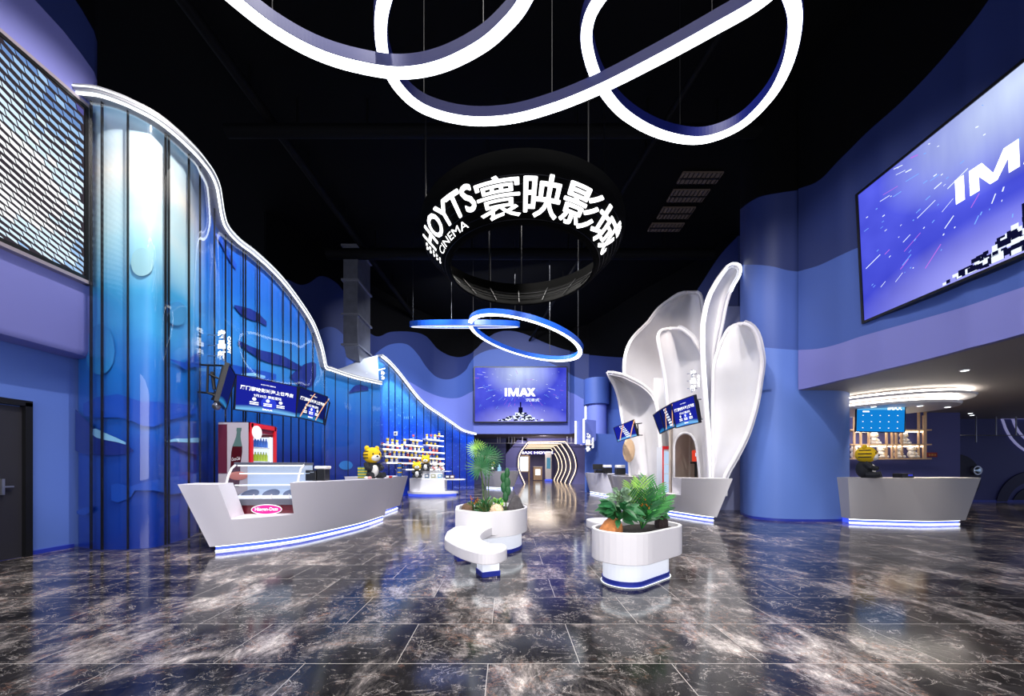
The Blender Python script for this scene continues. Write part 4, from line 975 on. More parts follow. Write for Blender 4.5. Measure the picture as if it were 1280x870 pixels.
# ------------------------------------------------------------------ ice cream freezer
def freezer():
    M = Matrix.Translation((-4.17, 6.14, 0)) @ Matrix.Rotation(0.14, 4, 'Z')
    t = thing('display_freezer', 'curved glass ice cream freezer with maroon base set in the counter', 'freezer', matrix=M)
    wd, dp = 1.12, 0.66
    b = MB(); b.box((0, dp/2, 0.52), (wd, dp, 0.28)); b.box((-wd/2-0.03, 0.3, 0.6), (0.05, 0.5, 0.42)); b.build('cabinet', MAROON, t, local=True, bevel=0.01)
    b = MB(); b.box((0, 0.0, 0.70), (wd, 0.05, 0.10)); b.build('grey_band', mat('freezer_grey', rgb(96, 98, 110), 0.35), t, local=True)
    b = MB(); b.box((0, dp-0.03, 1.0), (wd, 0.03, 0.7)); b.build('back_panel', mat('freezer_back_glow', rgb(150, 160, 180), 0.2, emit=rgb(200, 215, 240), es=0.6), t, local=True)  # panel glow stands in for light inside the freezer
    prof = [(-0.02, 0.74), (-0.03, 0.85), (-0.01, 1.0), (0.05, 1.15), (0.14, 1.27), (0.26, 1.34)]
    b = MB(); b.smooth = True; b.grid([[Vector((x, y, z)) for x in (-wd/2, wd/2)] for y, z in prof]); b.build('curved_glass', GLASS, t, local=True)
    for s in (-1, 1):
        b = MB(); b.tube([(s*wd/2, y-0.005, z) for y, z in [(-0.03, 0.46)]+prof], 0.018, 6); b.build('side_rail', WHITE, t, local=True)
        b = MB(); b.add([Vector((s*wd/2, y, z)) for y, z in prof]+[Vector((s*wd/2, dp, 1.36)), Vector((s*wd/2, dp, 0.74))], [tuple(range(8))]); b.build('side_glass', GLASS, t, local=True)
    b = MB(); b.box((0, 0.44, 1.355), (wd+0.04, 0.42, 0.05)); b.build('top_lid', mat('freezer_top', rgb(110, 114, 124), 0.3, metal=0.5), t, local=True, bevel=0.01)
    b = MB(); b.box((0, 0.25, 1.322), (wd-0.08, 0.03, 0.02)); b.build('lamp_tube', LED, t, local=True)
    for z, d_ in ((1.18, 0.32), (0.98, 0.45)):
        b = MB(); b.box((0, dp-d_/2-0.03, z), (wd-0.06, d_, 0.012)); b.build('glass_shelf', mat('shelf_glass_glow', rgb(190, 205, 220), 0.1, emit=rgb(170, 190, 220), es=0.5), t, local=True)  # shelf glow put into the material to brighten the freezer interior
        b = MB(); b.box((0, dp-d_-0.03, z), (wd-0.06, 0.012, 0.022)); b.build('shelf_edge', LEDS, t, local=True)
    b = MB(); b.box((0, 0.32, 0.80), (wd-0.08, 0.52, 0.04), M=Matrix.Rotation(0.25, 3, 'X')); b.build('tray_deck', mat('tray_white_glow', rgb(225, 230, 240), 0.3, emit=rgb(200, 215, 240), es=0.25), t, local=True)  # tray emission is added interior brightness, the tray is no lamp
    for x in (-0.34, 0.0, 0.34):
        b = MB(); b.tube([(x, 0.28, 0.818), (x, 0.275, 0.826)], 0.135, 24); b.build('tub_lid', mat('tub_lid', rgb(120, 126, 150), 0.3), t, local=True)
    for x in (-0.42, -0.14, 0.14, 0.42):
        b = MB(); b.box((x, 0.0, 0.77), (0.015, 0.02, 0.12)); b.build('support_post', WHITE, t, local=True)
    sg = MB(); sg.tube([(0.08, -0.012, 0.575), (0.08, -0.04, 0.575)], 1, 40)
    sg.v = [Vector((0.08+(p.x-0.08)*0.23, p.y, 0.575+(p.z-0.575)*0.075)) for p in sg.v]
    s2 = sg.build('brand_plaque', emis('plaque_pink', rgb(255, 60, 170), 1.1), t, local=True)
    rim = MB(); rim.tube([(0.08+0.235*math.cos(a), -0.035, 0.575+0.08*math.sin(a)) for a in [2*PI*i/40 for i in range(40)]], 0.009, 6, closed=True); rim.build('plaque_rim', WHITE, s2, local=True)
    vs_, fs = text_geo('Häagen-Dazs', 0.36, 0.075, 0.02); tb = MB(); tb.add([Vector((0.08+v.x, -0.045, 0.575+v.y)) for v in vs_], fs); tb.build('lettering', TXT, s2, local=True)
freezer()

# ------------------------------------------------------------------ drinks fridge
def fridge():
    x0, x1, y0, y1, h = -5.90, -5.27, 7.35, 8.2, 2.22
    t = thing('drinks_fridge', 'tall red drinks fridge with a cola bottle picture on its side', 'fridge', ((x0+x1)/2, (y0+y1)/2, 0))
    b = MB(); b.box(((x0+x1)/2-0.02, (y0+y1)/2, 0.12), (x1-x0-0.04, y1-y0, 0.24)); b.box((x0+0.02, (y0+y1)/2, h/2), (0.04, y1-y0, h)); b.box(((x0+x1)/2, y0+0.02, h/2), (x1-x0, 0.04, h)); b.box(((x0+x1)/2, y1-0.02, h/2), (x1-x0, 0.04, h)); b.box(((x0+x1)/2, (y0+y1)/2, h-0.1), (x1-x0, y1-y0, 0.2))
    b.build('cabinet', mat('fridge_red', rgb(130, 16, 32), 0.3), t)
    sd = MB(); sd.box(((x0+x1)/2, y0-0.006, h/2), (x1-x0-0.02, 0.008, h-0.02)); sp = sd.build('side_picture', mat('side_print', rgb(176, 168, 176), 0.4), t)
    b = MB(); b.box((x0+0.10, y0-0.013, h-0.55), (0.18, 0.006, 1.0)); b.build('red_shade_print', mat('print_wine', rgb(90, 30, 50), 0.4), sp)
    # bottle picture
    def silh(pts, m, name, dy):
        b = MB(); L = [Vector((p[0]-p[2], y0-dy, p[1])) for p in pts]; R = [Vector((p[0]+p[2], y0-dy, p[1])) for p in pts]
        b.grid([L, R]); b.build(name, m, sp)
    bx = x0+0.38; sh = 0.07
    lean = lambda z: bx+(z-1.5)*0.10
    silh([(lean(z), z, r) for z, r in ((0.9, .115), (1.15, .12), (1.3, .10), (1.45, .105), (1.6, .112), (1.72, .10))], mat('cola', rgb(70, 14, 18), 0.2), 'bottle_print', 0.016)
    silh([(lean(z), z, r) for z, r in ((1.72, .10), (1.82, .07), (1.92, .045), (2.02, .04), (2.04, .05), (2.1, .05))], mat('bottle_green', rgb(84, 110, 104), 0.2), 'bottle_print', 0.017)
    vs_, fs = text_geo('Coca-Cola', 0.17, 0.07, 0.01, shear=0.3); b = MB(); b.add([Vector((lean(1.47)+v.x, y0-0.022, 1.47+v.y+v.x*0.15)) for v in vs_], fs); b.build('lettering', mat('print_white', rgb(235, 225, 225), 0.4), sp)
    b = MB(); b.ball((bx+0.03, y0-0.015, 1.12), (0.2, 0.006, 0.09)); b.build('hand_print', mat('hand_print', rgb(190, 110, 96), 0.5), sp)
    # glazed door on the right-hand face
    b = MB(); xx = x1+0.01
    for yy in (y0+0.05, y1-0.05): b.box((xx, yy, h/2), (0.04, 0.07, h-0.04))
    b.box((xx, (y0+y1)/2, 0.2), (0.04, y1-y0-0.06, 0.3)); b.box((xx, (y0+y1)/2, h-0.06), (0.04, y1-y0-0.06, 0.09))
    dr = b.build('door', RED, t)
    MB().box((xx+0.005, (y0+y1)/2, h/2), (0.01, y1-y0-0.16, h-0.5)).build('door_glass', GLASS, dr)
    MB().tube([(xx+0.05, y0+0.1, 0.9), (xx+0.05, y0+0.1, 1.4)], 0.012, 6).build('door_handle', STEEL, dr)
    b = MB(); b.tube([(xx+0.015, y0+0.18, h-0.2), (xx+0.035, y0+0.18, h-0.2)], 0.14, 28); q = b.build('round_badge', mat('badge_white', rgb(240, 235, 238), 0.4, emit=(1, 1, 1, 1), es=0.3), dr)
    MB().box((x0+0.09, (y0+y1)/2, h/2), (0.01, y1-y0-0.1, h-0.5)).build('lit_back', emis('fridge_light', rgb(225, 235, 255), 1.3), t)
    MB().box(((x0+x1)/2+.02, y1-0.05, h/2), (x1-x0-0.12, 0.01, h-0.5)).build('lit_side', emis('fridge_light', rgb(225, 235, 255), 1.3), t)
    MB().box((x1-0.06, y1-0.1, h/2), (0.02, 0.02, h-0.5)).build('lamp_tube', LEDS, t)
    sh = (1.72, 1.42, 1.14, 0.86, 0.58, 0.32)
    for z in sh: MB().box(((x0+x1)/2+0.04, (y0+y1)/2, z), (x1-x0-0.2, y1-y0-0.1, 0.015)).build('wire_shelf', mat('shelf_white', rgb(225, 230, 235), 0.4), t)
    cols = [('blue-labelled', rgb(60, 110, 200)), ('green', rgb(150, 170, 40)), ('pale blue', rgb(120, 160, 220)), ('clear', rgb(190, 205, 220)), ('white', rgb(215, 220, 230))]
    for r, z in enumerate(sh[:5]):
        cn, cc = cols[r]; mm = mat('bottle_%d' % r, cc, 0.2, emit=cc, es=0.25); src = None
        for k in range(8):
            y = y0+0.12+k*(y1-y0-0.24)/7; loc = (x1-0.14, y, z+0.009)
            lab = '%s bottle in the red fridge, %s shelf down, %s from front' % (cn, ORD[r], ORD[k])
            if src is None:
                b = MB(); b.tube([(loc[0], loc[1], loc[2]+dz) for dz in (0, 0.12, 0.15, 0.17, 0.2)], [0.032, 0.032, 0.02, 0.012, 0.012], 8)
                src = b.build('drink_bottle', mm); src.location = loc
                src.data.transform(Matrix.Translation(Vector((0, 0, 0))))
                tag(src, lab, 'bottle', 'bottles in the drinks fridge')
            else:
                o = src.copy(); COL.objects.link(o); o.location = loc; o['label'] = lab
fridge()

# ------------------------------------------------------------------ items on the left counter
t = thing('napkin_box', 'black napkin and straw box on the left counter', 'napkin box', tuple(W(397, 602, 6.9)))
c = W(397, 602, 6.9); b = MB(); b.box((c.x-0.08, c.y, 1.14), (0.2, 0.2, 0.2)); b.box((c.x+0.1, c.y+0.02, 1.15), (0.16, 0.2, 0.22)); b.build('box_body', BLACKP, t, bevel=0.01)
b = MB(); b.box((c.x+0.09, c.y+0.02, 1.29), (0.24, 0.2, 0.06)); b.build('paper_stack', PWHT, t, bevel=0.02)
b = MB(); b.box((c.x-0.05, c.y-0.104, 1.2), (0.07, 0.004, 0.02)); b.build('box_label', STEEL, t)

def plush(name, label, cat, loc, s, rz, cols, group=None, stripes=True):
    """generic seated toy: body, head, ears, limbs; faces -y before rotation; s = total height"""
    t = thing(name, label, cat, (0, 0, 0), 0, group)
    B_, Hd, Bl = cols; k = s
    b = MB(); b.ball((0, 0, 0.26*k), (0.24*k, 0.21*k, 0.28*k)); b.build('body', B_, t, local=True)
    b = MB(); b.ball((0, -0.10*k, 0.24*k), (0.15*k, 0.14*k, 0.2*k)); b.build('belly', Bl, t, local=True)
    hd = MB(); hd.ball((0, -0.02*k, 0.70*k), (0.28*k, 0.25*k, 0.25*k)); h = hd.build('head', Hd, t, local=True)
    b = MB(); b.ball((0, -0.2*k, 0.63*k), (0.15*k, 0.10*k, 0.11*k)); b.build('muzzle', Bl, h, local=True)
    b = MB(); b.ball((0, -0.30*k, 0.67*k), (0.035*k, 0.02*k, 0.025*k))
    for q in (-1, 1): b.ball((q*0.11*k, -0.24*k, 0.74*k), (0.025*k, 0.015*k, 0.03*k))
    b.build('nose_and_eyes', PBLK, h, local=True)
    if stripes:
        b = MB()
        for q in (-1, 1):
            for z in (0.62, 0.72, 0.82):
                b.tube([(q*0.283*k*math.sqrt(max(.05, 1-((z-.7)/.25)**2))*math.cos(a), -0.02*k+0.253*k*math.sqrt(max(.05, 1-((z-.7)/.25)**2))*math.sin(a), z*k) for a in [-.6+.2*i for i in range(7)]], 0.016*k, 5)
        b.build('stripe', PBLK, h, local=True)
    for q in (-1, 1):
        b = MB(); b.ball((q*0.17*k, 0, 0.92*k), (0.08*k, 0.05*k, 0.08*k)); b.build('ear', Hd, t, local=True)
        b = MB(); b.tube([(q*0.2*k, -0.02*k, 0.44*k), (q*0.25*k, -0.14*k, 0.32*k), (q*0.14*k, -0.24*k, 0.28*k)], [0.08*k, 0.075*k, 0.07*k], 8); b.build('arm', B_, t, local=True)
        b = MB(); b.tube([(q*0.14*k, -0.06*k, 0.10*k), (q*0.2*k, -0.26*k, 0.09*k), (q*0.2*k, -0.34*k, 0.11*k)], [0.10*k, 0.09*k, 0.09*k], 8); b.build('leg', B_, t, local=True)
    t.location = loc; t.rotation_euler = (0, 0, rz); return t
c = W(465, 601, 8.4)
tig = plush('plush_toy', 'big striped tiger plush sitting at the right end of the left counter', 'plush toy', (c.x, c.y, 1.04), 0.76, 0.9, (PBLK, YEL, PWHT))
c = W(1081, 600, 8.1)
dup(tig, (c.x, c.y, 1.06), 0.7, 0.98, 'big striped tiger plush on the right counter beside the blue column')
c = W(521, 601, 16.4); dup(tig, (c.x, c.y, 0.83), 0.3, 1.0, 'tiger plush sitting low on the white merchandise podium')
c = W(532, 590, 16.8); dup(tig, (c.x, c.y, 1.14), 0.15, 1.0, 'tiger plush seated on the upper step of the merchandise podium')
# boxes beside the tiger plush
for r in range(4):
    for k in range(4):
        c = W(449+k*3.0, 599.5, 8.25); b = MB(); b.box((c.x, c.y, 1.04+0.032+r*0.066), (0.048, 0.05, 0.062))
        src = b.build('snack_box', mat('snack_green', rgb(110, 160, 120), 0.5), bevel=0.003)
        MB().box((c.x, c.y-0.027, 1.04+0.03+r*0.066), (0.048, 0.004, 0.02)).build('box_band', YEL, src)
        tag(src, 'small green and yellow snack box beside the tiger plush, %s layer up, %s from left' % (ORD[r], ORD[k]), 'snack box', 'snack boxes stacked on the left counter')
for i, (px, m_) in enumerate(((458, PWHT), (462, mat('pink', rgb(230, 160, 160), 0.6)), (485, PWHT), (488, RED))):
    c = W(px, 601, 8.0 if px < 470 else 8.7); b = MB(); b.ball((c.x, c.y, 1.065), (0.05, 0.04, 0.03)); o = b.build('candy_bag', m_)
    tag(o, ['small white candy bag in front of the snack boxes', 'small pink candy bag under the tiger plush', 'small white bag at the tip of the left counter', 'small red sweet bag at the tip of the left counter'][i], 'candy bag')
t = thing('stacked_tins', 'yellow and blue tower of drink tins on the short counter', 'tin tower', tuple(W(500, 596, 10.4)))
c = W(499.5, 596, 10.4)
for k in range(3):
    MB().tube([(c.x, c.y, 1.04+k*0.13), (c.x, c.y, 1.16+k*0.13)], 0.06, 12).build('tin', mat('tin_blue', rgb(40, 90, 170), 0.3), t); MB().tube([(c.x, c.y, 1.14+k*0.13), (c.x, c.y, 1.172+k*0.13)], 0.064, 12).build('lid', YEL, t)

# ------------------------------------------------------------------ merchandise: lit shelves, toys, podium
LEDSH = emis('shelf_led', (0.95, 0.97, 1, 1), 4.0)
rows = [(545, 547, 551), (550, 509, 524), (550, 531, 551), (557, 503, 524), (557, 531, 551), (556.5, 475, 499), (564, 475, 552), (572, 478, 552), (579, 480, 552), (586.5, 504, 552)]
def zs(px): return smooth(P2, px)-0.35
YT = [mat('toy_yellow', rgb(236, 200, 60), 0.7), mat('toy_white', rgb(230, 225, 215), 0.7), mat('toy_red', rgb(200, 90, 80), 0.7), mat('toy_blue', rgb(90, 120, 190), 0.7)]
protos = {}
def small_toy(loc, s, kind, label):
    if kind not in protos:
        t = thing('plush_figurine', label, 'figurine', loc, 0, 'small toys on the lit shelves')
        MB().ball((0, 0, 0.07), (0.06, 0.05, 0.075), 8, 6).build('body', YT[(kind+1) % 4], t, local=True); h = MB().ball((0, 0, 0.175), (0.06, 0.055, 0.055), 8, 6).build('head', YT[kind], t, local=True)
        for q in (-1, 1): MB().ball((q*0.04, 0, 0.225), (0.018, 0.012, 0.02), 6, 4).build('ear', YT[kind], h, local=True)
        t.scale = (s, s, s); protos[kind] = t; return
    dup(protos[kind], loc, None, s, label)
for ri, (y, a, c) in enumerate(rows):
    pa, pc_ = W(a, y, zs(a)), W(c, y, zs(c)); z = pa.z*0.5+pc_.z*0.5; pa.z = pc_.z = z
    mid_ = (pa+pc_)/2; L = (pc_-pa).length; ang = math.atan2(pc_.y-pa.y, pc_.x-pa.x)
    nm = ['single topmost short', 'second high left', 'second high right', 'third high left', 'third high right', 'outer left', 'fourth full-width', 'fifth full-width', 'sixth full-width', 'lowest'][ri]
    t = thing('wall_shelf', '%s white glowing shelf on the far sea mural' % nm, 'shelf', tuple(mid_), group='lit shelves on the far mural')
    b = MB(); b.box(mid_, (L, 0.32, 0.03), ang); b.build('shelf_board', WHITE, t)
    nn = Vector((math.sin(ang), -math.cos(ang), 0)); b = MB(); b.box(mid_+nn*0.17+Vector((0, 0, -0.015)), (L, 0.03, 0.05), ang); b.build('led_strip', LEDSH, t)
    n = int(L/0.30)
    if ri in (0,): n = 1
    for k in range(n):
        p = pa.lerp(pc_, (k+0.5)/n)-Vector((0, 0, 0.0)); low_z = z-0.26
        if random.random() < 0.08: continue
        small_toy((p.x, p.y, z+0.016), random.uniform(1.0, 1.25), random.choice([0, 0, 1, 0, 2, 3]), 'tiny plush figurine on the %s glowing shelf, %s from left' % (nm, ORD[k] if k < 12 else 'number %d' % (k+1)))
# podium
pc0 = W(539, 605, 16.6)
t = thing('display_podium', 'round white merchandise podium with blue base in front of the lit shelves', 'display podium', (pc0.x, 16.6, 0))
def disc(cx, cy, rx, ry, z0, z1, n=40): return [[Vector((cx+rx*math.cos(2*PI*i/n), cy+ry*math.sin(2*PI*i/n), z)) for i in range(n)] for z in (z0, z1)]
MB().loft(disc(pc0.x, 16.9, 1.12, 0.7, 0, 0.10)).build('blue_base', BLUEE, t); MB().loft(disc(pc0.x+0.02, 16.9, 1.18, 0.76, 0.10, 0.2)).build('base_disc', WHITE, t)
MB().box((pc0.x-0.18, 16.9, 0.5), (1.6, 0.8, 0.62)).build('table_block', WHITE, t, bevel=0.03); MB().box((pc0.x-0.08, 17.0, 0.97), (1.15, 0.5, 0.3)).build('upper_step', WHITE, t, bevel=0.03)
MB().loft(disc(pc0.x+1.0, 16.9, 0.55, 0.35, 0.72, 0.77)).build('side_shelf', WHITE, t); b = MB(); b.box((pc0.x+0.1, 16.98, 1.125), (1.5, 0.5, 0.03)); b.build('step_top', WHITE, t)
for i, (px, h, s_, m_, nm, lab) in enumerate(((552, 1.14, .34, PWHT, 'plush_toy', 'white plush with red sash on the podium step, right end'), (543, 1.14, .36, PWHT, 'plush_toy', 'white plush with red sash on the podium step, left of the end one'))):
    p = W(px, 590, 16.85); q = plush(nm, lab, 'plush toy', (p.x, p.y, h), s_*1.2, 0, (PWHT, PWHT, PWHT), stripes=False)
    b = MB(); b.tube([(-.08, -.13, .19), (0, -.15, .13), (.08, -.12, .07)], 0.02, 6); b.build('sash', RED, q, local=True)
for i, (px, cc, lab) in enumerate(((533, rgb(60, 90, 120), 'dark blue picture box on the lower podium deck'), (541, rgb(150, 150, 110), 'olive picture box on the lower podium deck'), (549.5, rgb(110, 160, 190), 'pale blue picture box on the lower podium deck'), (558, rgb(40, 44, 60), 'dark gift box on the podium side shelf'), (564, rgb(90, 64, 54), 'brown gift box on the podium side shelf'))):
    p = W(px, 598, 16.5); zt_ = 0.815 if i < 3 else 0.775; o = MB().box((p.x, 16.62 if i < 3 else 16.85, zt_+0.09), (0.2, 0.1, 0.18)).build('gift_box', mat('gift_%d' % i, cc, 0.5), bevel=0.006)
    MB().box((p.x, (16.62 if i < 3 else 16.85)-0.053, zt_+0.1), (0.13, 0.006, 0.08)).build('box_picture', PWHT, o); tag(o, lab, 'gift box')

# ------------------------------------------------------------------ planter with curved bench
def poly(b, pts, z0, z1): b.prism([(p.x, p.y) for p in pts], z0, z1)
SOIL = mat('soil', rgb(40, 34, 28), 0.95, bump=0.8, bscale=50)
t = thing('planter_bench', 'white angular planter with a crescent bench, left of the two planters', 'planter', (-0.2, 4.8, 0))
o1 = [Vector((-.776, 5.37, 0)), Vector((-.343, 4.98, 0))]; o2 = catmull([Vector((-.343, 4.98, 0)), Vector((-.12, 5.12, 0)), Vector((.12, 5.28, 0)), Vector((.30, 5.62, 0)), Vector((.30, 6.0, 0)), Vector((.12, 6.35, 0)), Vector((-.3, 6.5, 0)), Vector((-.72, 6.3, 0)), Vector((-.84, 5.9, 0))], 6)
outl = [o1[0]]+o2; cc = sum(outl, Vector())/len(outl)
inn = [p+(cc-p)*0.09 for p in outl]
b = MB(); rr = []
for q, z in ((outl, 0.29), (outl, 0.66), (inn, 0.66), (inn, 0.56)): rr.append([Vector((p.x, p.y, z)) for p in q])
b.grid(rr, closed=True); b.f.append([len(b.v)-4*len(outl)+i for i in range(len(outl))][::-1]); b.mi.append(0); b.sm.append(False)
b.build('planter_box', WHITE, t, bevel=0.006, seg=1)
MB().prism([(p.x, p.y) for p in inn], 0.54, 0.60).build('soil', SOIL, t)
pl = [p+(cc-p)*0.22+Vector((0.02, 0.05, 0)) for p in outl]
MB().prism([(p.x, p.y) for p in pl], 0.0, 0.055).build('blue_foot', BLUEP, t); MB().prism([(p.x, p.y) for p in [q+(cc-q)*0.02 for q in pl]], 0.05, 0.29).build('glowing_foot', mat('foot_lit', rgb(225, 228, 240), 0.4, emit=(0.9, 0.94, 1, 1), es=0.45), t)
bt = MB(); bt.tube([Vector((p.x, p.y, 0.282)) for p in pl], 0.012, 6, closed=True); bt.build('led_strip', LED, t)
seat_px = [(559, 664), (555.7, 672.5), (561.7, 677.5), (576, 684.6), (598, 690.6), (615, 691), (626, 689), (633.7, 684.6), (629.4, 679.8), (612.5, 678.5), (602.5, 674.3), (600, 669), (606, 663), (616, 658.5), (629, 655.6), (629, 653.5), (603, 656), (585, 655.5), (569, 658)]
sp = [G(x, y, 0.45) for x, y in seat_px]; sp[-4] = Vector((-0.05, 5.2, 0.45)); sp[-3] = Vector((-.34, 5.02, .45)); sp[-2] = Vector((-.55, 5.2, .45))
sc_ = catmull(sp[:15], 4)+sp[15:]
MB().prism([(p.x, p.y) for p in sc_], 0.33, 0.45).build('bench_seat', WHITE, t, bevel=0.012)
for (px, py, w_) in ((609.5, 720, 0.21), (577, 701, 0.17)):
    p = G(px, py); M3 = 0.4
    MB().box((p.x, p.y+0.08, 0.19), (w_, w_, 0.28), M3).build('bench_leg', mat('foot_lit', rgb(225, 228, 240), 0.4), t)
    MB().box((p.x, p.y+0.08, 0.03), (w_+0.02, w_+0.02, 0.06), M3).build('bench_foot', BLUEP, t)
    MB().box((p.x, p.y+0.08, 0.322), (w_+0.1, w_+0.1, 0.012), M3).build('led_strip', LED, t)

t = thing('oval_planter', 'white oval planter with glowing recessed foot, right of the two', 'planter', (1.5, 4.12, 0))
def stad(A, B, r, n=16):
    A, B = Vector(A), Vector(B); d_ = (B-A).normalized(); a0 = math.atan2(d_.y, d_.x); out = []
    for i in range(n+1): a = a0+PI/2+PI*i/n; out.append(Vector((A.x+r*math.cos(a), A.y+r*math.sin(a), 0)))
    for i in range(n+1): a = a0-PI/2+PI*i/n; out.append(Vector((B.x+r*math.cos(a), B.y+r*math.sin(a), 0)))
    return out
A_, B_ = (1.28, 3.97), (1.72, 4.32)
ou, inn = stad(A_, B_, 0.34), stad(A_, B_, 0.30)
b = MB(); b.smooth = False
rr = [[Vector((p.x, p.y, z)) for p in q] for q, z in ((ou, 0.29), (ou, 0.62), (inn, 0.62), (inn, 0.50))]
b.grid(rr, closed=True); b.f.append(list(range(len(ou)))[::-1]); b.mi.append(0); b.sm.append(False); b.build('planter_box', WHITE, t, bevel=0.006, seg=1)
MB().prism([(p.x, p.y) for p in inn], 0.50, 0.56).build('soil', SOIL, t)
f1, f2 = stad((1.32, 4.06), (1.70, 4.36), 0.235), stad((1.32, 4.06), (1.70, 4.36), 0.245)
MB().prism([(p.x, p.y) for p in f1], 0.05, 0.29).build('glowing_foot', MATS['foot_lit'], t); MB().prism([(p.x, p.y) for p in f2], 0, 0.065).build('blue_foot', BLUEP, t)
bt = MB(); bt.tube([Vector((p.x, p.y, 0.280)) for p in f2], 0.012, 6, closed=True); bt.build('led_strip', LED, t)
bt = MB(); bt.tube([Vector((p.x, p.y, 0.008)) for p in stad((1.32, 4.06), (1.70, 4.36), 0.255)], 0.005, 5, closed=True); bt.build('led_strip', LEDS, t)
# bench behind the oval planter
t = thing('curved_bench', 'white rounded bench peeping out behind the oval planter', 'bench', (1.75, 5.5, 0))
MB().prism([(p.x, p.y) for p in catmull([Vector((1.32, 5.55, 0)), Vector((1.30, 5.9, 0)), Vector((1.6, 6.05, 0)), Vector((2.1, 5.9, 0)), Vector((2.35, 5.4, 0)), Vector((2.15, 5.2, 0)), Vector((1.95, 5.5, 0)), Vector((1.7, 5.62, 0)), Vector((1.45, 5.45, 0))], 5, True)], 0.33, 0.45).build('bench_seat', WHITE, t, bevel=0.012)
for (x, y) in ((1.5, 5.75), (2.15, 5.5)):
    MB().box((x, y, 0.19), (0.18, 0.18, 0.28)).build('bench_leg', MATS['foot_lit'], t); MB().box((x, y, 0.03), (0.2, 0.2, 0.06)).build('bench_foot', BLUEP, t)

# ------------------------------------------------------------------ plants and rocks
GR1 = mat('leaf_green', rgb(64, 150, 66), 0.5, var=0.3, vscale=8); GR2 = mat('leaf_dark', rgb(40, 104, 56), 0.45, var=0.3, vscale=8)
GR3 = mat('leaf_bright', rgb(150, 200, 84), 0.5, var=0.25, vscale=9); GR4 = mat('leaf_variegated', rgb(120, 150, 118), 0.5, var=0.6, vscale=30)
GR5 = mat('leaf_olive', rgb(96, 112, 58), 0.55, var=0.3, vscale=12); STEM = mat('stem', rgb(70, 96, 48), 0.6); ORG = mat('croton_orange', rgb(206, 116, 30), 0.5)
def leaf(b, base, tip, wd, nrm=None, bend=0.15, n=5):
    base, tip = Vector(base), Vector(tip); d_ = tip-base; L = d_.length; t_ = d_.normalized()
    nrm = Vector(nrm) if nrm else Vector((0, -1, 0.3)); s_ = t_.cross(nrm)
    s_ = s_.normalized() if s_.length > 1e-4 else Vector((1, 0, 0)); u = s_.cross(t_)
    L_, C_2, R_ = [], [], []
    for i in range(n+1):
        f = i/n; w_ = wd*math.sin(PI*min(1, f*0.93+0.07))**0.8 if f < 1 else 0.0; c = base+d_*f-Vector((0, 0, bend*L*f*f))
        L_.append(c-s_*w_+u*w_*0.25); C_2.append(c); R_.append(c+s_*w_+u*w_*0.25)
    b.grid([L_, C_2, R_])
rp = random.Random(11)
def fan_leaf(b, c, r, nrm, up, n=24, span=310):
    c, nrm, up = Vector(c), Vector(nrm).normalized(), Vector(up).normalized(); s_ = nrm.cross(up).normalized()
    for i in range(n):
        a = math.radians(-span/2+span*i/(n-1)); rr_ = r*(0.8+0.2*math.cos(a*0.5))*rp.uniform(.94, 1.04)
        d_ = up*math.cos(a)+s_*math.sin(a); leaf(b, c, c+d_*rr_+nrm*rr_*0.08, r*0.040, nrm, 0.05, 4)
t = thing('fan_palm', 'round-leaved fan palm rising from the left planter', 'plant', (-.35, 5.75, 0.6))
for (px, py, z, r, nx, up, m_) in ((601, 585, 5.7, .27, (-.1, -1, .2), (-.1, 0, 1), GR2), (613, 573, 5.85, .24, (.3, -1, .1), (.35, 0, 1), GR2), (597, 562, 5.9, .2, (-.6, -1, .6), (-.9, 0, .6), GR3), (606, 570, 5.8, .24, (0, -1, .25), (0.1, 0, 1), GR2)):
    c = W(px, py, z); b = MB(); fan_leaf(b, c, r, nx, up); b.build('leaf', m_, t)
    b = MB(); b.tube([(-.33+rp.uniform(-.05, .05), 5.75, .58), ((c.x-.33)/2, 5.78, (c.z+.58)/2+.02), tuple(c)], 0.009, 5); b.build('stalk', STEM, t)
t = thing('cactus_plant', 'upright dark green paddle cactus at right of the left planter', 'plant', tuple(W(632, 634, 5.6)))
for (px, py, rx, ry) in ((634, 591, 3.2, 6.5), (629, 597, 3.4, 6.5), (634, 603, 4, 7), (629.5, 609, 3.6, 7), (635, 613, 3.6, 7), (632, 621, 3.6, 7)):
    c = W(px, py, 5.6); k = 5.6/F; MB().ball(c, (rx*k, 0.02, ry*k), 12, 8).build('paddle', mat('cactus_green', rgb(30, 92, 46), 0.5, bump=0.2), t)
b = MB(); b.tube([W(632.5, 640, 5.6), W(632, 615, 5.6)], 0.012, 6); b.build('stem', STEM, t)
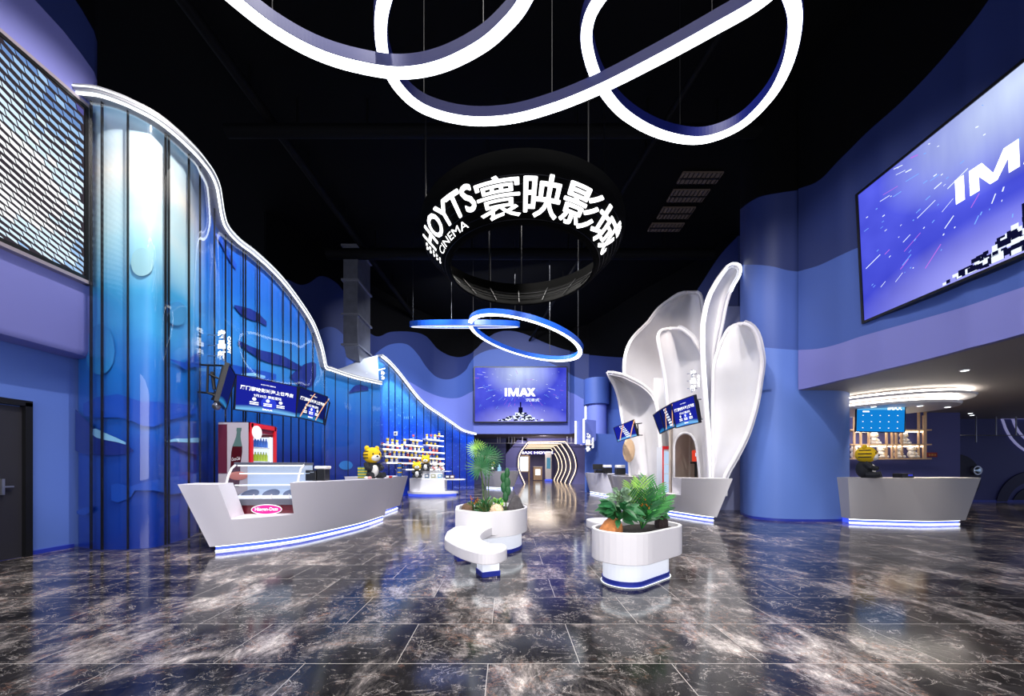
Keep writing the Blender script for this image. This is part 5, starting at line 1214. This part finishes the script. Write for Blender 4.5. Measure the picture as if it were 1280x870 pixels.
def bush(name, label, c, r, h, n, mats_, ln, wd, flowers=None, up=0.3):
    t = thing(name, label, 'plant', tuple(c)); c = Vector(c)
    for mi, m_ in enumerate(mats_):
        b = MB(); n2 = n//len(mats_)
        for i in range(n2):
            a = rp.uniform(0, 2*PI); rr_ = r*math.sqrt(rp.random()); base = c+Vector((rr_*0.6*math.cos(a), rr_*0.6*math.sin(a)*0.8, h*rp.uniform(0.1, 0.8)))
            d_ = Vector((math.cos(a)*rp.uniform(.4, 1), math.sin(a)*rp.uniform(.4, 1), rp.uniform(up-.3, up+.7))).normalized()
            leaf(b, base, base+d_*ln*rp.uniform(.6, 1.2), wd*rp.uniform(.7, 1.2), (rp.uniform(-.4, .4), -1, .6), 0.3, 4)
        b.build('foliage', m_, t)
    b = MB()
    for i in range(7):
        a = rp.uniform(0, 2*PI); b.tube([c, c+Vector((r*.5*math.cos(a), r*.4*math.sin(a), h*rp.uniform(.6, .9)))], 0.006, 5)
    b.build('stem', STEM, t)
    if flowers:
        b = MB()
        for i in range(14):
            a = rp.uniform(0, 2*PI); q = c+Vector((r*rp.uniform(.2, .9)*math.cos(a), r*rp.uniform(.2, .9)*math.sin(a)-0.03, h*rp.uniform(.7, 1.25))); leaf(b, q, q+Vector((rp.uniform(-.03, .03), -.02, .04)), 0.007, None, .1, 3)
        tag(b.build('flower', flowers, t), kind='stuff')
bush('succulent', 'bushy green succulent with orange tips, left side of the left planter', W(593, 642, 5.5)*1.0, .13, .2, 90, [GR2, GR5], .09, .011, ORG)
bush('succulent', 'spiky olive succulent in the middle of the left planter', W(607, 644, 5.35), .12, .24, 90, [GR5, GR2], .14, .010, None, .9)
bush('succulent', 'bright green rosette succulent near the cactus', W(622, 638, 5.65), .10, .2, 70, [GR1, GR3], .07, .02)
def rock(label, c, r, m_, seed, cone=0.0):
    b = MB(); b.ball((0, 0, 0), 1, 16, 10); rd = random.Random(seed); out = []
    ax = [Vector((rd.uniform(-1, 1), rd.uniform(-1, 1), rd.uniform(-1, 1))).normalized() for _ in range(9)]; am = [rd.uniform(.04, .14) for _ in ax]
    for v in b.v:
        f = 1+sum(a_*math.sin(3*v.dot(x)+i) for i, (x, a_) in enumerate(zip(ax, am)))*0.6; tt = 1-cone*max(0, v.z)
        out.append(Vector((v.x*r[0]*f*tt, v.y*r[1]*f*tt, v.z*r[2]*f))+Vector(c))
    b.v = out; o = b.build('rock', m_); tag(o, label, 'rock'); return o
RK1 = mat('rock_grey', rgb(84, 80, 82), 0.9, bump=0.8, bscale=40, var=0.25, vscale=14); RK2 = mat('rock_brown', rgb(100, 76, 58), 0.9, bump=0.8, bscale=40, var=0.2); RK3 = mat('rock_orange', rgb(200, 128, 72), 0.85, bump=0.6, bscale=30, var=0.2, vscale=10)
p = W(645, 634, 5.6); rock('pointed dark grey rock at the right end of left planter', (p.x, p.y, .66), (.135, .12, .22), RK1, 2, .55)
p = W(585, 636, 5.5); rock('brown rock at the left corner of the left planter', (p.x, p.y, .62), (.1, .1, .12), RK2, 5)
p = W(621, 637, 5.3); b = MB(); b.ball((p.x, p.y, .65), .095, 14, 10)
for i in range(40):
    a, c = rp.uniform(0, 2*PI), rp.uniform(-.3, 1.4); d_ = Vector((math.cos(a)*math.cos(c), math.sin(a)*math.cos(c), math.sin(c))); q = Vector((p.x, p.y, .65)); b.tube([q+d_*.08, q+d_*.108], [.016, .004], 5)
tag(b.build('sea_urchin_ornament', SKIN), 'cream knobbly ball ornament at the front of left planter', 'ornament')
p = W(763, 655, 3.95); rock('rounded orange rock at the left end of oval planter', (p.x+.01, p.y, .59), (.145, .12, .12), RK3, 9)
p = W(827, 655, 4.35); rock('dark brown rock at the right end of oval planter', (p.x, p.y, .60), (.07, .08, .13), mat('rock_dark', rgb(58, 46, 44), 0.9, bump=0.8, bscale=40), 3)
# feathery palm
t = thing('areca_palm', 'feathery green palm standing tallest in the oval planter', 'plant', (1.55, 4.2, .56))
for i, (tx, tz, ty, L0) in enumerate(((-.02, .60, 0, 1), (.06, .62, .05, 1), (.14, .54, .0, 1), (-.09, .56, .04, 1), (.20, .42, -.05, 1), (-.14, .46, -.03, 1), (.10, .50, -.12, 1), (-.02, .48, -.14, 1), (.22, .28, .02, 1), (.03, .36, -.16, 1), (.15, .36, -.12, 1))):
    base = Vector((1.57, 4.2, .57)); tip = base+Vector((tx, ty, tz)); b = MB(); P_ = [base.lerp(tip, f)+Vector((tx*.25*f*f, ty*.2*f, -.05*f*f)) for f in [k/14 for k in range(15)]]
    b.tube(P_, [0.006*(1-.7*k/14) for k in range(15)], 4)
    for k in range(4, 15):
        for s_ in (-1, 1):
            q = P_[k]; up_ = (P_[k]-P_[k-1]).normalized(); l = .17*math.sin(PI*(k-2)/14)**.6+.03
            d_ = (Vector((s_*.75, rp.uniform(-.35, .1), 0))+up_*.85).normalized(); leaf(b, q, q+d_*l, .009, (0, -1, .2), .12, 3)
    b.build('frond', [GR3, GR1, GR1, GR3, GR1, GR2, GR1, GR2, GR2, GR2, GR1][i], t)
bush('variegated_plant', 'pale speckled leafy plant left of the palm', W(776, 645, 4.1), .10, .34, 26, [GR4], .15, .04, None, .5)
bush('broadleaf_plant', 'dark glossy broadleaf plant at left of the oval planter', W(773, 652, 3.98), .17, .22, 60, [GR2, GR2], .19, .035, None, .15)
bush('croton_plant', 'green and orange croton bush right of the palm', W(804, 652, 4.1), .11, .2, 80, [GR1, GR2], .08, .022, ORG)
bush('croton_plant', 'orange flecked croton bush at the right end of the oval planter', W(822, 650, 4.3), .13, .22, 90, [GR2, GR1], .08, .022, ORG)

# ------------------------------------------------------------------ petal sculpture
def petal(rows, zf, parent, name='petal', bulge=0.35, m=PEARL, n=12, thick=0.09, led=False, arch=None, step=5):
    """rows: (y, xl, xr); zf(y) -> (zl, zr)"""
    ys = []; y = rows[0][0]
    XL = [(r[0], r[1]) for r in rows]; XR = [(r[0], r[2]) for r in rows]
    ylist = sorted(set([r[0] for r in rows]+[rows[0][0]+i*step for i in range(int((rows[-1][0]-rows[0][0])/step)+1)]))
    keep = [ylist[0]]
    for y in ylist[1:-1]:
        if y-keep[-1] > (2.4 if y > ylist[0]+12 else 0.9): keep.append(y)
    ylist = keep+[ylist[-1]]; grid = []
    for y in ylist:
        xl, xr = smooth(XL, y), smooth(XR, y); zl, zr = zf(y); r = []
        for j in range(n+1):
            f = j/n; z = lerp(zl, zr, f)+bulge*(1-(2*f-1)**2)*min(1.0, (xr-xl)/30.0); r.append(W(lerp(xl, xr, f), y, z))
        grid.append(r)
    b = MB(); b.smooth = True
    if arch:
        for i in range(len(grid)-1):
            for j in range(n):
                q = [grid[i][j], grid[i][j+1], grid[i+1][j+1], grid[i+1][j]]
                c = sum(q, Vector())/4; px = CX+c.x*F/c.y; py = HY-(c.z-H0)*F/c.y
                if arch(px, py): continue
                b.add(q, [(0, 1, 2, 3)])
    else: b.grid(grid)
    o = b.build(name, m, parent, solid=thick)
    edge = [r[0] for r in grid][::-1]+grid[0][1:-1]+[r[-1] for r in grid]
    bb = MB(); bb.tube(edge, thick*0.5, 8); bb.build('petal_rim', WHITE, o)
    if led:
        e = [r[0] for r in grid][::-1]+grid[0][1:-1]
        if led == 2: e += [r[-1] for r in grid[:len(grid)//6]]
        bb = MB(); bb.tube([p+Vector((0, -0.07, 0)) for p in e], 0.022, 6); bb.build('led_strip', LED, o)
    return o
ps = thing('petal_sculpture', 'giant white shell petal sculpture with glowing edges behind the counter', 'sculpture', (4.6, 10.5, 0))
petal([(365, 855, 872), (367, 848, 875), (372, 840, 877), (385, 823, 879), (403, 809, 880), (420, 792, 881), (434, 784, 882), (451, 780, 883), (475, 780, 884), (500, 783, 885), (530, 790, 886), (560, 797, 886), (615, 803, 886)], lambda y: (13.6, 12.4), ps, bulge=0.9, n=16)
petal([(465.5, 759, 766), (468, 760, 778), (472, 762, 787), (478, 765.5, 799), (485, 769, 809), (494, 772, 817), (506, 774.5, 822), (527, 778, 824.5), (551, 783, 826), (575, 786, 827), (612, 788, 828)], lambda y: (12.9-0.35*max(0, (510-y)/45), 12.0), ps, bulge=0.6)
# middle petal with the arched niche
def in_arch(px, py):
    if py < 541: return False
    if py < 560: return ((px-856.5)/14.0)**2+((py-560)/19.0)**2 < 1
    return 842.5 < px < 871+(py-558)*0.13
petal([(410.5, 838, 848), (412, 829, 852), (416, 824.5, 858), (422, 823, 865), (430, 824, 870), (440, 826, 876), (451, 828, 879), (475, 832, 880), (499, 834, 881), (541, 838, 883), (570, 839.5, 884), (596, 840, 885), (625, 840, 885)], lambda y: (10.9, 10.0), ps, bulge=0.35, n=28, arch=in_arch, step=3)
petal([(331, 913, 919), (333, 909, 923), (339, 904, 924.5), (348, 897.5, 922), (358, 891.5, 916), (370, 885.5, 911), (385, 881, 907), (406, 877.5, 903), (430, 877, 898), (458, 878, 894), (495, 880.5, 893.5), (527, 883, 893), (560, 885.5, 893), (620, 888, 893)], lambda y: (9.7, 9.8), ps, bulge=0.25, led=2, n=8)
petal([(405, 923, 929), (407, 917, 935), (411, 911, 940), (418, 906.5, 945), (430, 901, 949), (449, 894, 952.5), (462, 892, 952), (475, 891.5, 950), (500, 891, 946), (520, 891, 941), (544, 891, 933), (572, 891, 919), (589, 891, 909), (598, 891, 905.5), (620, 891, 904)], lambda y: (9.35, interp([(400, 8.3), (620, 8.75)], y)), ps, bulge=0.15)
# arch trim and niche interior
b = MB(); arc = [W(842.5, 622, 10.75)]+[W(842.5, 560, 10.75)]+[W(856.5-14*math.cos(a), 560-19*math.sin(a), lerp(10.75, 10.35, (1-math.cos(a))/2)) for a in [PI*i/16 for i in range(1, 16)]]+[W(871, 560, 10.35), W(877, 622, 10.3)]
b.tube(arc, 0.035, 8); b.build('niche_rim', PEARL, ps)
b = MB(); b.smooth = True; rows_ = []
for y in (530, 622): rows_.append([W(lerp(836, 884, i/12), y, 10.7+1.3*math.sin(PI*i/12)) for i in range(13)])
b.grid(rows_); b.build('niche_back', mat('niche_beige', rgb(186, 172, 160), 0.6), ps, solid=0.05)
MB().box(W(830, 555, 12.6), (0.7, 0.05, 4.6)).build('back_panel', mat('bright_white', rgb(235, 235, 238), 0.5), ps)
b = MB(); b.box((W(908, 0, 11).x, 11.0, 3.1), (1.15, 0.1, 6.2)); struct(b, 'wall_behind_petals', mat('lavender_grey', rgb(150, 156, 196), 0.6))
# tan oval opening on the left petal
b = MB(); b.ball(W(786, 563, 12.6), (0.22, 0.04, 0.42)); b.build('tan_lining', WOOD, ps)
# drinks fridge and screen glimpsed through the petals
p = W(831.5, 0, 11.6); t = thing('drinks_fridge', 'slim white lit fridge seen in the gap between petals', 'fridge', (p.x, p.y, 0))
MB().box((p.x, p.y, 0.98), (0.38, 0.4, 1.96)).build('cabinet', mat('fridge_white', rgb(225, 228, 235), 0.4), t); MB().box((p.x-0.16, p.y-0.21, 0.98), (0.04, 0.02, 1.96)).build('red_edge', RED, t); MB().box((p.x, p.y-0.21, 1.92), (0.36, 0.03, 0.1)).build('red_header', RED, t)
MB().box((p.x+0.02, p.y-0.205, 1.0), (0.28, 0.01, 1.6)).build('door_glass', emis('fridge_glow', rgb(190, 215, 245), 1.0), t)
for k in range(4): MB().box((p.x+0.02, p.y-0.215, 0.5+0.3*k), (0.28, 0.01, 0.02)).build('shelf', WHITE, t)
p = W(871, 571, 10.9); t = thing('drink_dispenser', 'red lit drink machine inside the petal niche', 'drink dispenser', (p.x, p.y, 1.0))
MB().box((p.x, p.y, p.z+0.03), (0.24, 0.14, 0.34)).build('lit_panel', emis('disp_red', rgb(230, 70, 50), 0.9), t, bevel=0.02); MB().box((p.x, p.y-0.07, p.z+0.06), (0.16, 0.01, 0.1)).build('label_panel', PIXW, t)
MB().box((p.x, p.y+0.03, p.z-0.18), (0.26, 0.2, 0.06)).build('drip_tray', BLACKP, t); MB().tube([(p.x, p.y+0.05, 1.0), (p.x, p.y+0.05, p.z-0.15)], 0.04, 8).build('stand', BLACKM, t)
# tills
def till(label, px, z, s=1.0, paper=True):
    p = W(px, 0, z); t = thing('cash_register', label, 'till', (p.x, p.y, 1.04))
    MB().box((p.x, p.y, 1.12*1.0), (0.3*s, 0.3, 0.14)).build('register_base', BLACKP, t, bevel=0.01)
    MB().box((p.x-0.05*s, p.y-0.05, 1.33), (0.34*s, 0.03, 0.26), M=Matrix.Rotation(-.25, 3, 'X')).build('monitor', BLACKP, t, bevel=0.005)
    MB().tube([(p.x-0.05*s, p.y, 1.14), (p.x-0.05*s, p.y, 1.3)], 0.02, 6).build('monitor_stand', BLACKM, t)
till('black till with monitor on the grey ticket counter', 749, 16.6, 1.4)
def napkins(label, px, z, s=1.0, top_=1.04):
    p = W(px, 0, z); t = thing('napkin_box', label, 'napkin box', (p.x, p.y, top_))
    MB().box((p.x, p.y, top_+0.09*s), (0.26*s, 0.2*s, 0.18*s)).build('box_body', BLACKP, t, bevel=0.01); MB().box((p.x, p.y, top_+0.23*s), (0.24*s, 0.2*s, 0.08*s)).build('paper_stack', PWHT, t, bevel=0.02)
napkins('black box of white napkins right of the till on grey counter', 759, 16.2, 1.4); napkins('black box of white napkins on the pale counter behind the palm', 775, 13.4, 1.3)
# items on far counter
p = W(624, 0, 21); t = thing('water_bottle', 'pale blue bottle standing on the far white counter', 'bottle', (p.x, p.y+.2, 1.1)); MB().tube([(p.x, p.y+.2, z) for z in (1.1, 1.3, 1.38, 1.5)], [.12, .12, .06, .06], 12).build('bottle_body', mat('pale_blue', rgb(130, 170, 190), 0.2), t); MB().tube([(p.x, p.y+.2, 1.5), (p.x, p.y+.2, 1.55)], .07, 12).build('cap', SKIRT, t)
p = W(615, 0, 21.2); dup(tig, (p.x, p.y, 1.1), 0.2, 0.85, 'tiger plush on the far white counter left of the arches')

# ------------------------------------------------------------------ arched passage
for k in range(5):
    z = HZ-0.1+k*2.35; s_ = 1.0; C2 = [Vector((p.x, z, p.z)) for p in HC]
    t = thing('light_arch', '%s glowing arch of the passage counted from the hall' % ORD[k], 'arch', (3.1, z, 0), group='glowing arches of the passage')
    cc = Vector((3.1, z, 1.6)); inn_ = [p+(cc-p).normalized()*0.22 if p.z > 0.01 else Vector((p.x+(0.18 if p.x < 3.1 else -0.18), z, 0)) for p in C2]
    rings = [[p, q, q+Vector((0, .5, 0)), p+Vector((0, .5, 0))] for p, q in zip(C2, inn_)]
    MB().loft(rings).build('arch_rib', DUSKD, t)
    b = MB(); b.tube([p+(q-p)*0.5+Vector((0, -.03, 0)) for p, q in zip(C2, inn_)], 0.035, 6); b.build('led_strip', LEDW, t)
# beyond the arches
p = W(672, 0, 37.0); t = thing('podium_desk', 'pale glowing desk in the passage behind the arches', 'desk', (p.x, 37, 0))
MB().box((p.x, 37, 0.72), (0.9, 0.6, 1.35)).build('desk_body', WOOD, t, bevel=0.02); MB().box((p.x, 36.68, 0.85), (0.5, 0.03, 0.6)).build('lit_emblem', LEDS, t); MB().box((p.x, 37, 1.42), (0.96, 0.66, 0.05)).build('desk_top', WHITE, t)
p = W(685.5, 0, 34.8); t = thing('poster_kiosk', 'tall white rounded kiosk with a poster screen in the passage', 'kiosk', (p.x, 34.8, 0))
MB().box((p.x, 34.8, 1.5), (0.62, 0.25, 2.7)).build('kiosk_body', WHITE, t, bevel=0.1); MB().box((p.x, 34.66, 1.75), (0.36, 0.02, 1.05)).build('poster_screen', emis('poster', rgb(90, 150, 180), 0.9), t); MB().box((p.x, 34.8, 0.1), (0.7, 0.4, 0.14)).build('blue_foot', BLUEE, t)
p = W(654.5, 0, 37); t = thing('lit_cabinet', 'bright white shelving cabinet at left inside the passage', 'cabinet', (p.x, 37, 0))
b = MB(); b.box((p.x+.55, 37, 1.3), (0.14, 0.5, 2.6)); b.box((p.x, 37, 2.55), (1.2, 0.5, 0.12)); b.box((p.x, 37, 0.9), (1.2, 0.5, 0.1)); b.build('cabinet_frame', WOOD, t)
MB().box((p.x, 37.2, 1.7), (1.1, 0.05, 1.5)).build('lit_back', LEDS, t)
t = thing('entrance_sign', 'white lettered sign hanging inside the passage', 'sign', (2.6, 37.5, 2.8)); vs_, fs = text_geo('IMAX HOYTS', 3.6, 0.24, 0.02); b = MB(); b.add([Vector((2.9+v.x, 36.9, 2.85+v.y)) for v in vs_], fs); b.build('lettering', SIGNW, t); MB().box((2.9, 37, 2.85), (3.9, 0.05, 0.34)).build('sign_board', mat('violet_board', rgb(60, 50, 160), 0.5), t)
t = thing('hanging_rail', 'thin white pendant rail hung under the ceiling before the arches', 'rail', (0, 26.5, 3.2))
b = MB(); y_ = 27.0; b.tube([(-3.5, y_, 3.14), (5.9, y_, 3.14)], 0.02, 5); b.build('rail_bar', WHITE, t)
for px in (622, 625, 636, 640, 643, 653, 709, 714): x = (px-CX)*y_/F; MB().tube([(x, y_, 3.14), (x, y_, 3.62)], 0.025, 5).build('rail_rod', WHITE, t)
# hanging light blade beside the pier
p0 = W(722, 0, 18.5); p1 = W(729, 0, 18.2); t = thing('light_box', 'lavender hanging box edged with white light beside the blue pier', 'light box', tuple(W(732, 540, 18.4)))
za, zb = W(0, 554, 18.4).z, W(0, 525, 18.4).z
b = MB(); b.hexa([(p0.x, 18.9, za), (p1.x, 18.1, za-0.12), (p1.x+0.75, 18.6, za+0.15), (p1.x+0.6, 19.0, za)], [(p0.x, 18.9, zb), (p1.x, 18.1, zb), (p1.x+0.75, 18.6, zb), (p1.x+0.6, 19.0, zb)]); b.build('box_shell', LITB, t)
for q in ((p0.x-.03, 18.88), (p1.x, 18.05)): MB().tube([(q[0], q[1], za), (q[0], q[1], zb)], 0.045, 6).build('led_strip', LED, t)
MB().tube([W(732, 524, 18.9), W(732, 508, 18.9)], 0.045, 6).build('led_strip', LED, t)
MB().box((p1.x+0.2, 18.5, za-0.06), (0.5, 0.3, 0.03)).build('warm_lamp', LEDW, t)

# ------------------------------------------------------------------ right shop: round light, shelves, screen
c0 = Vector((10.0, 9.55, 0))
def rdisc(r0, r1, z0, z1, n=64, c=c0, sx=1.0): return [[Vector((c.x+r*sx*math.cos(2*PI*i/n), c.y+r*math.sin(2*PI*i/n), z)) for i in range(n)] for r, z in ((r0, z0), (r1, z1))]
t = thing('round_ceiling_light', 'two-tier round white ceiling light under the right soffit', 'ceiling light', (c0.x, c0.y, 2.8))
MB().loft([*rdisc(1.5, 1.52, 2.97, 3.02)]).build('upper_disc', WHITE, t); MB().loft([*rdisc(1.28, 1.30, 2.80, 2.86)]).build('lower_disc', WHITE, t); MB().loft([*rdisc(1.0, 1.0, 2.86, 3.12)]).build('core', SOFF, t)
MB().tube([Vector((c0.x+1.42*math.cos(a), c0.y+1.42*math.sin(a), 3.05)) for a in [2*PI*i/64 for i in range(64)]], 0.02, 6, closed=True).build('led_strip', LEDW_ if False else emis('led_cove', (1, 0.93, 0.82, 1), 15.0), t)
MB().tube([Vector((c0.x+1.22*math.cos(a), c0.y+1.22*math.sin(a), 2.89)) for a in [2*PI*i/64 for i in range(64)]], 0.02, 6, closed=True).build('led_strip', MATS['led_cove'], t)
def downlight(label, x, y, z, e=25):
    t = thing('downlight', label, 'downlight', (x, y, z)); MB().tube([(x, y, z-0.004), (x, y, z-0.02)], 0.07, 20).build('trim_ring', WHITE, t); MB().tube([(x, y, z-0.018), (x, y, z-0.026)], 0.05, 20).build('lens', LED, t)
    lamp_spot('downlight_lamp', (x, y, z-0.05), (x, y, 0), e, 90, (1, 0.9, 0.78))
pd = lambda px, py, z: ((px-CX)*((z-H0)*F/(HY-py))/F, (z-H0)*F/(HY-py))
for i, (px, py, z, lab) in enumerate(((1092, 507.5, 2.8, 'downlight at left under the round ceiling light'), (1150, 506.5, 2.8, 'downlight in the middle under the round ceiling light'), (1184.5, 508, 2.8, 'downlight at right under the round ceiling light'), (1206, 462, 3.13, 'lone bright downlight in the soffit nearer than the round light'), (1213, 516, 3.13, 'downlight in the dim soffit beyond the round light, nearer one'), (1215, 518.5, 3.13, 'downlight in the dim soffit beyond the round light, farther one'))):
    x, y = pd(px, py, z); downlight(lab, x, y, z, 130 if i < 4 else 60)
M, wd, ht = frame_from(W(1071, 507, 9.3), W(1131, 507, 9.0), W(1065, 539, 9.3))
t = screen_body('menu_screen', 'bright cyan menu screen hung above the right counter', M, wd, ht, emis('cyan_picture', rgb(20, 130, 215), 1.0), 0.015, 0.04)
text_part('IMAX', 0.30*wd, 0.40*ht, 0.30*wd, 0.14*ht, TXT, t, 0.006, 0.04); b = MB()
for r in range(3):
    for k in range(5): b.box(((-0.36+0.18*k)*wd, (0.12-0.24*r)*ht, 0.006), (0.025*wd, 0.025*ht, 0.002))
b.box((-.3*wd, .27*ht, .006), (.14*wd, .05*ht, .002)); b.build('info_graphic', TXT, t, local=True); MB().box((0, 0.42*ht, 0.004), (wd, 0.16*ht, 0.002)).build('title_band', emis('cyan_light', rgb(110, 190, 235), 1.0), t, local=True)
t = thing('display_shelf', 'open gold framed shelving on the wall behind the right counter', 'shelf', (10.8, 11.8, 1.4))
yS = 11.75; X = lambda px: (px-CX)*yS/F; Z = lambda py: H0+(HY-py)*yS/F
b = MB()
for py in (538, 556, 573.5): b.box((X(1108), yS, Z(py)), (X(1158)-X(1058), 0.3, 0.04))
b.build('shelf_board', WOOD, t)
b = MB()
for px in (1064, 1072, 1082, 1104, 1111, 1116, 1123, 1150): b.box((X(px), yS-0.1, Z(547)), (0.045, 0.05, Z(520)-Z(574)))
for px in (1144, 1152): b.box((X(px), yS-0.1, (3.1+Z(574))/2), (0.045, 0.05, 3.1-Z(574)))
b.build('upright', WOOD, t)
for py in (539.5, 557.5): MB().box((X(1108), yS-0.08, Z(py)-0.02), (X(1150)-X(1062), 0.04, 0.02)).build('led_strip', emis('led_shelf_warm', (1, 0.86, 0.66, 1), 12.0), t)
for i, (px, py, s_, lab) in enumerate(((1092, 556, .42, 'white plush toy on the top gold shelf, left of centre'), (1129, 556, .42, 'white plush toy on the top gold shelf at right'), (1067, 573, .38, 'white plush on the lower gold shelf, far left'), (1082, 573, .4, 'white plush on the lower gold shelf, second from left'), (1101, 573, .42, 'white plush on the lower gold shelf, in the middle'), (1122, 573, .42, 'white plush on the lower gold shelf, second from right'), (1139, 573, .44, 'white plush on the lower gold shelf, rightmost'))):
    if i == 0: tp = plush('plush_toy', lab, 'plush toy', (X(px), yS, Z(py)+0.02), s_, 0.2, (PWHT, PWHT, mat('plush_cream', rgb(240, 220, 180), 0.9)), 'white plush toys on the gold shelves', stripes=False)
    else: dup(tp, (X(px), yS, Z(py)+0.02), 0.2, s_/0.42, lab)
p = W(1163, 568.5, 11.95); t = thing('wall_sign', 'small red sign with gold characters on the wall behind right counter', 'sign', tuple(p))
MB().box(p, (0.42, 0.03, 0.15)).build('sign_board', mat('sign_red', rgb(150, 30, 28), 0.5), t); vs_, fs = text_geo('收银台', 0.26, 0.08, 0.01); b = MB(); b.add([p+Vector((v.x+.04, -.02, v.y)) for v in vs_], fs); b.build('lettering', mat('gold', rgb(230, 170, 60), 0.4), t)
p = W(1129, 0, 8.1); t = thing('cash_register', 'low black register box on the right counter', 'till', (p.x, p.y, 1.06)); MB().box((p.x, p.y, 1.11), (0.28, 0.2, 0.1)).build('register_base', BLACKP, t, bevel=0.01); MB().box((p.x+.05, p.y-.102, 1.12), (0.1, 0.005, 0.04)).build('display', emis('disp_blue', rgb(60, 70, 200), .8), t)
t = thing('ceiling_grid_rail', 'thin dark pendant rail hung before the far right wall', 'rail', (17, 12.9, 2.4))
b = MB(); b.tube([(14.5, 12.9, 2.45), (24, 12.9, 2.45)], 0.015, 5); b.build('rail_bar', STEEL, t)
for px in (1220, 1245, 1270): x = (px-CX)*12.9/F; MB().tube([(x, 12.9, 2.2 if px == 1220 else 2.45), (x, 12.9, 3.12)], 0.02, 5).build('rail_rod', STEEL, t)
t = thing('socket_box', 'small white box fixed to the far sea mural', 'socket', tuple(W(494.5, 542, 15.9))); p = W(494.5, 542, 15.8); MB().box(p, (0.16, 0.06, 0.18)).build('box_body', WHITE, t, bevel=0.01); MB().box(p+Vector((0, -.035, 0)), (0.08, 0.01, 0.08)).build('box_face', STEEL, t)
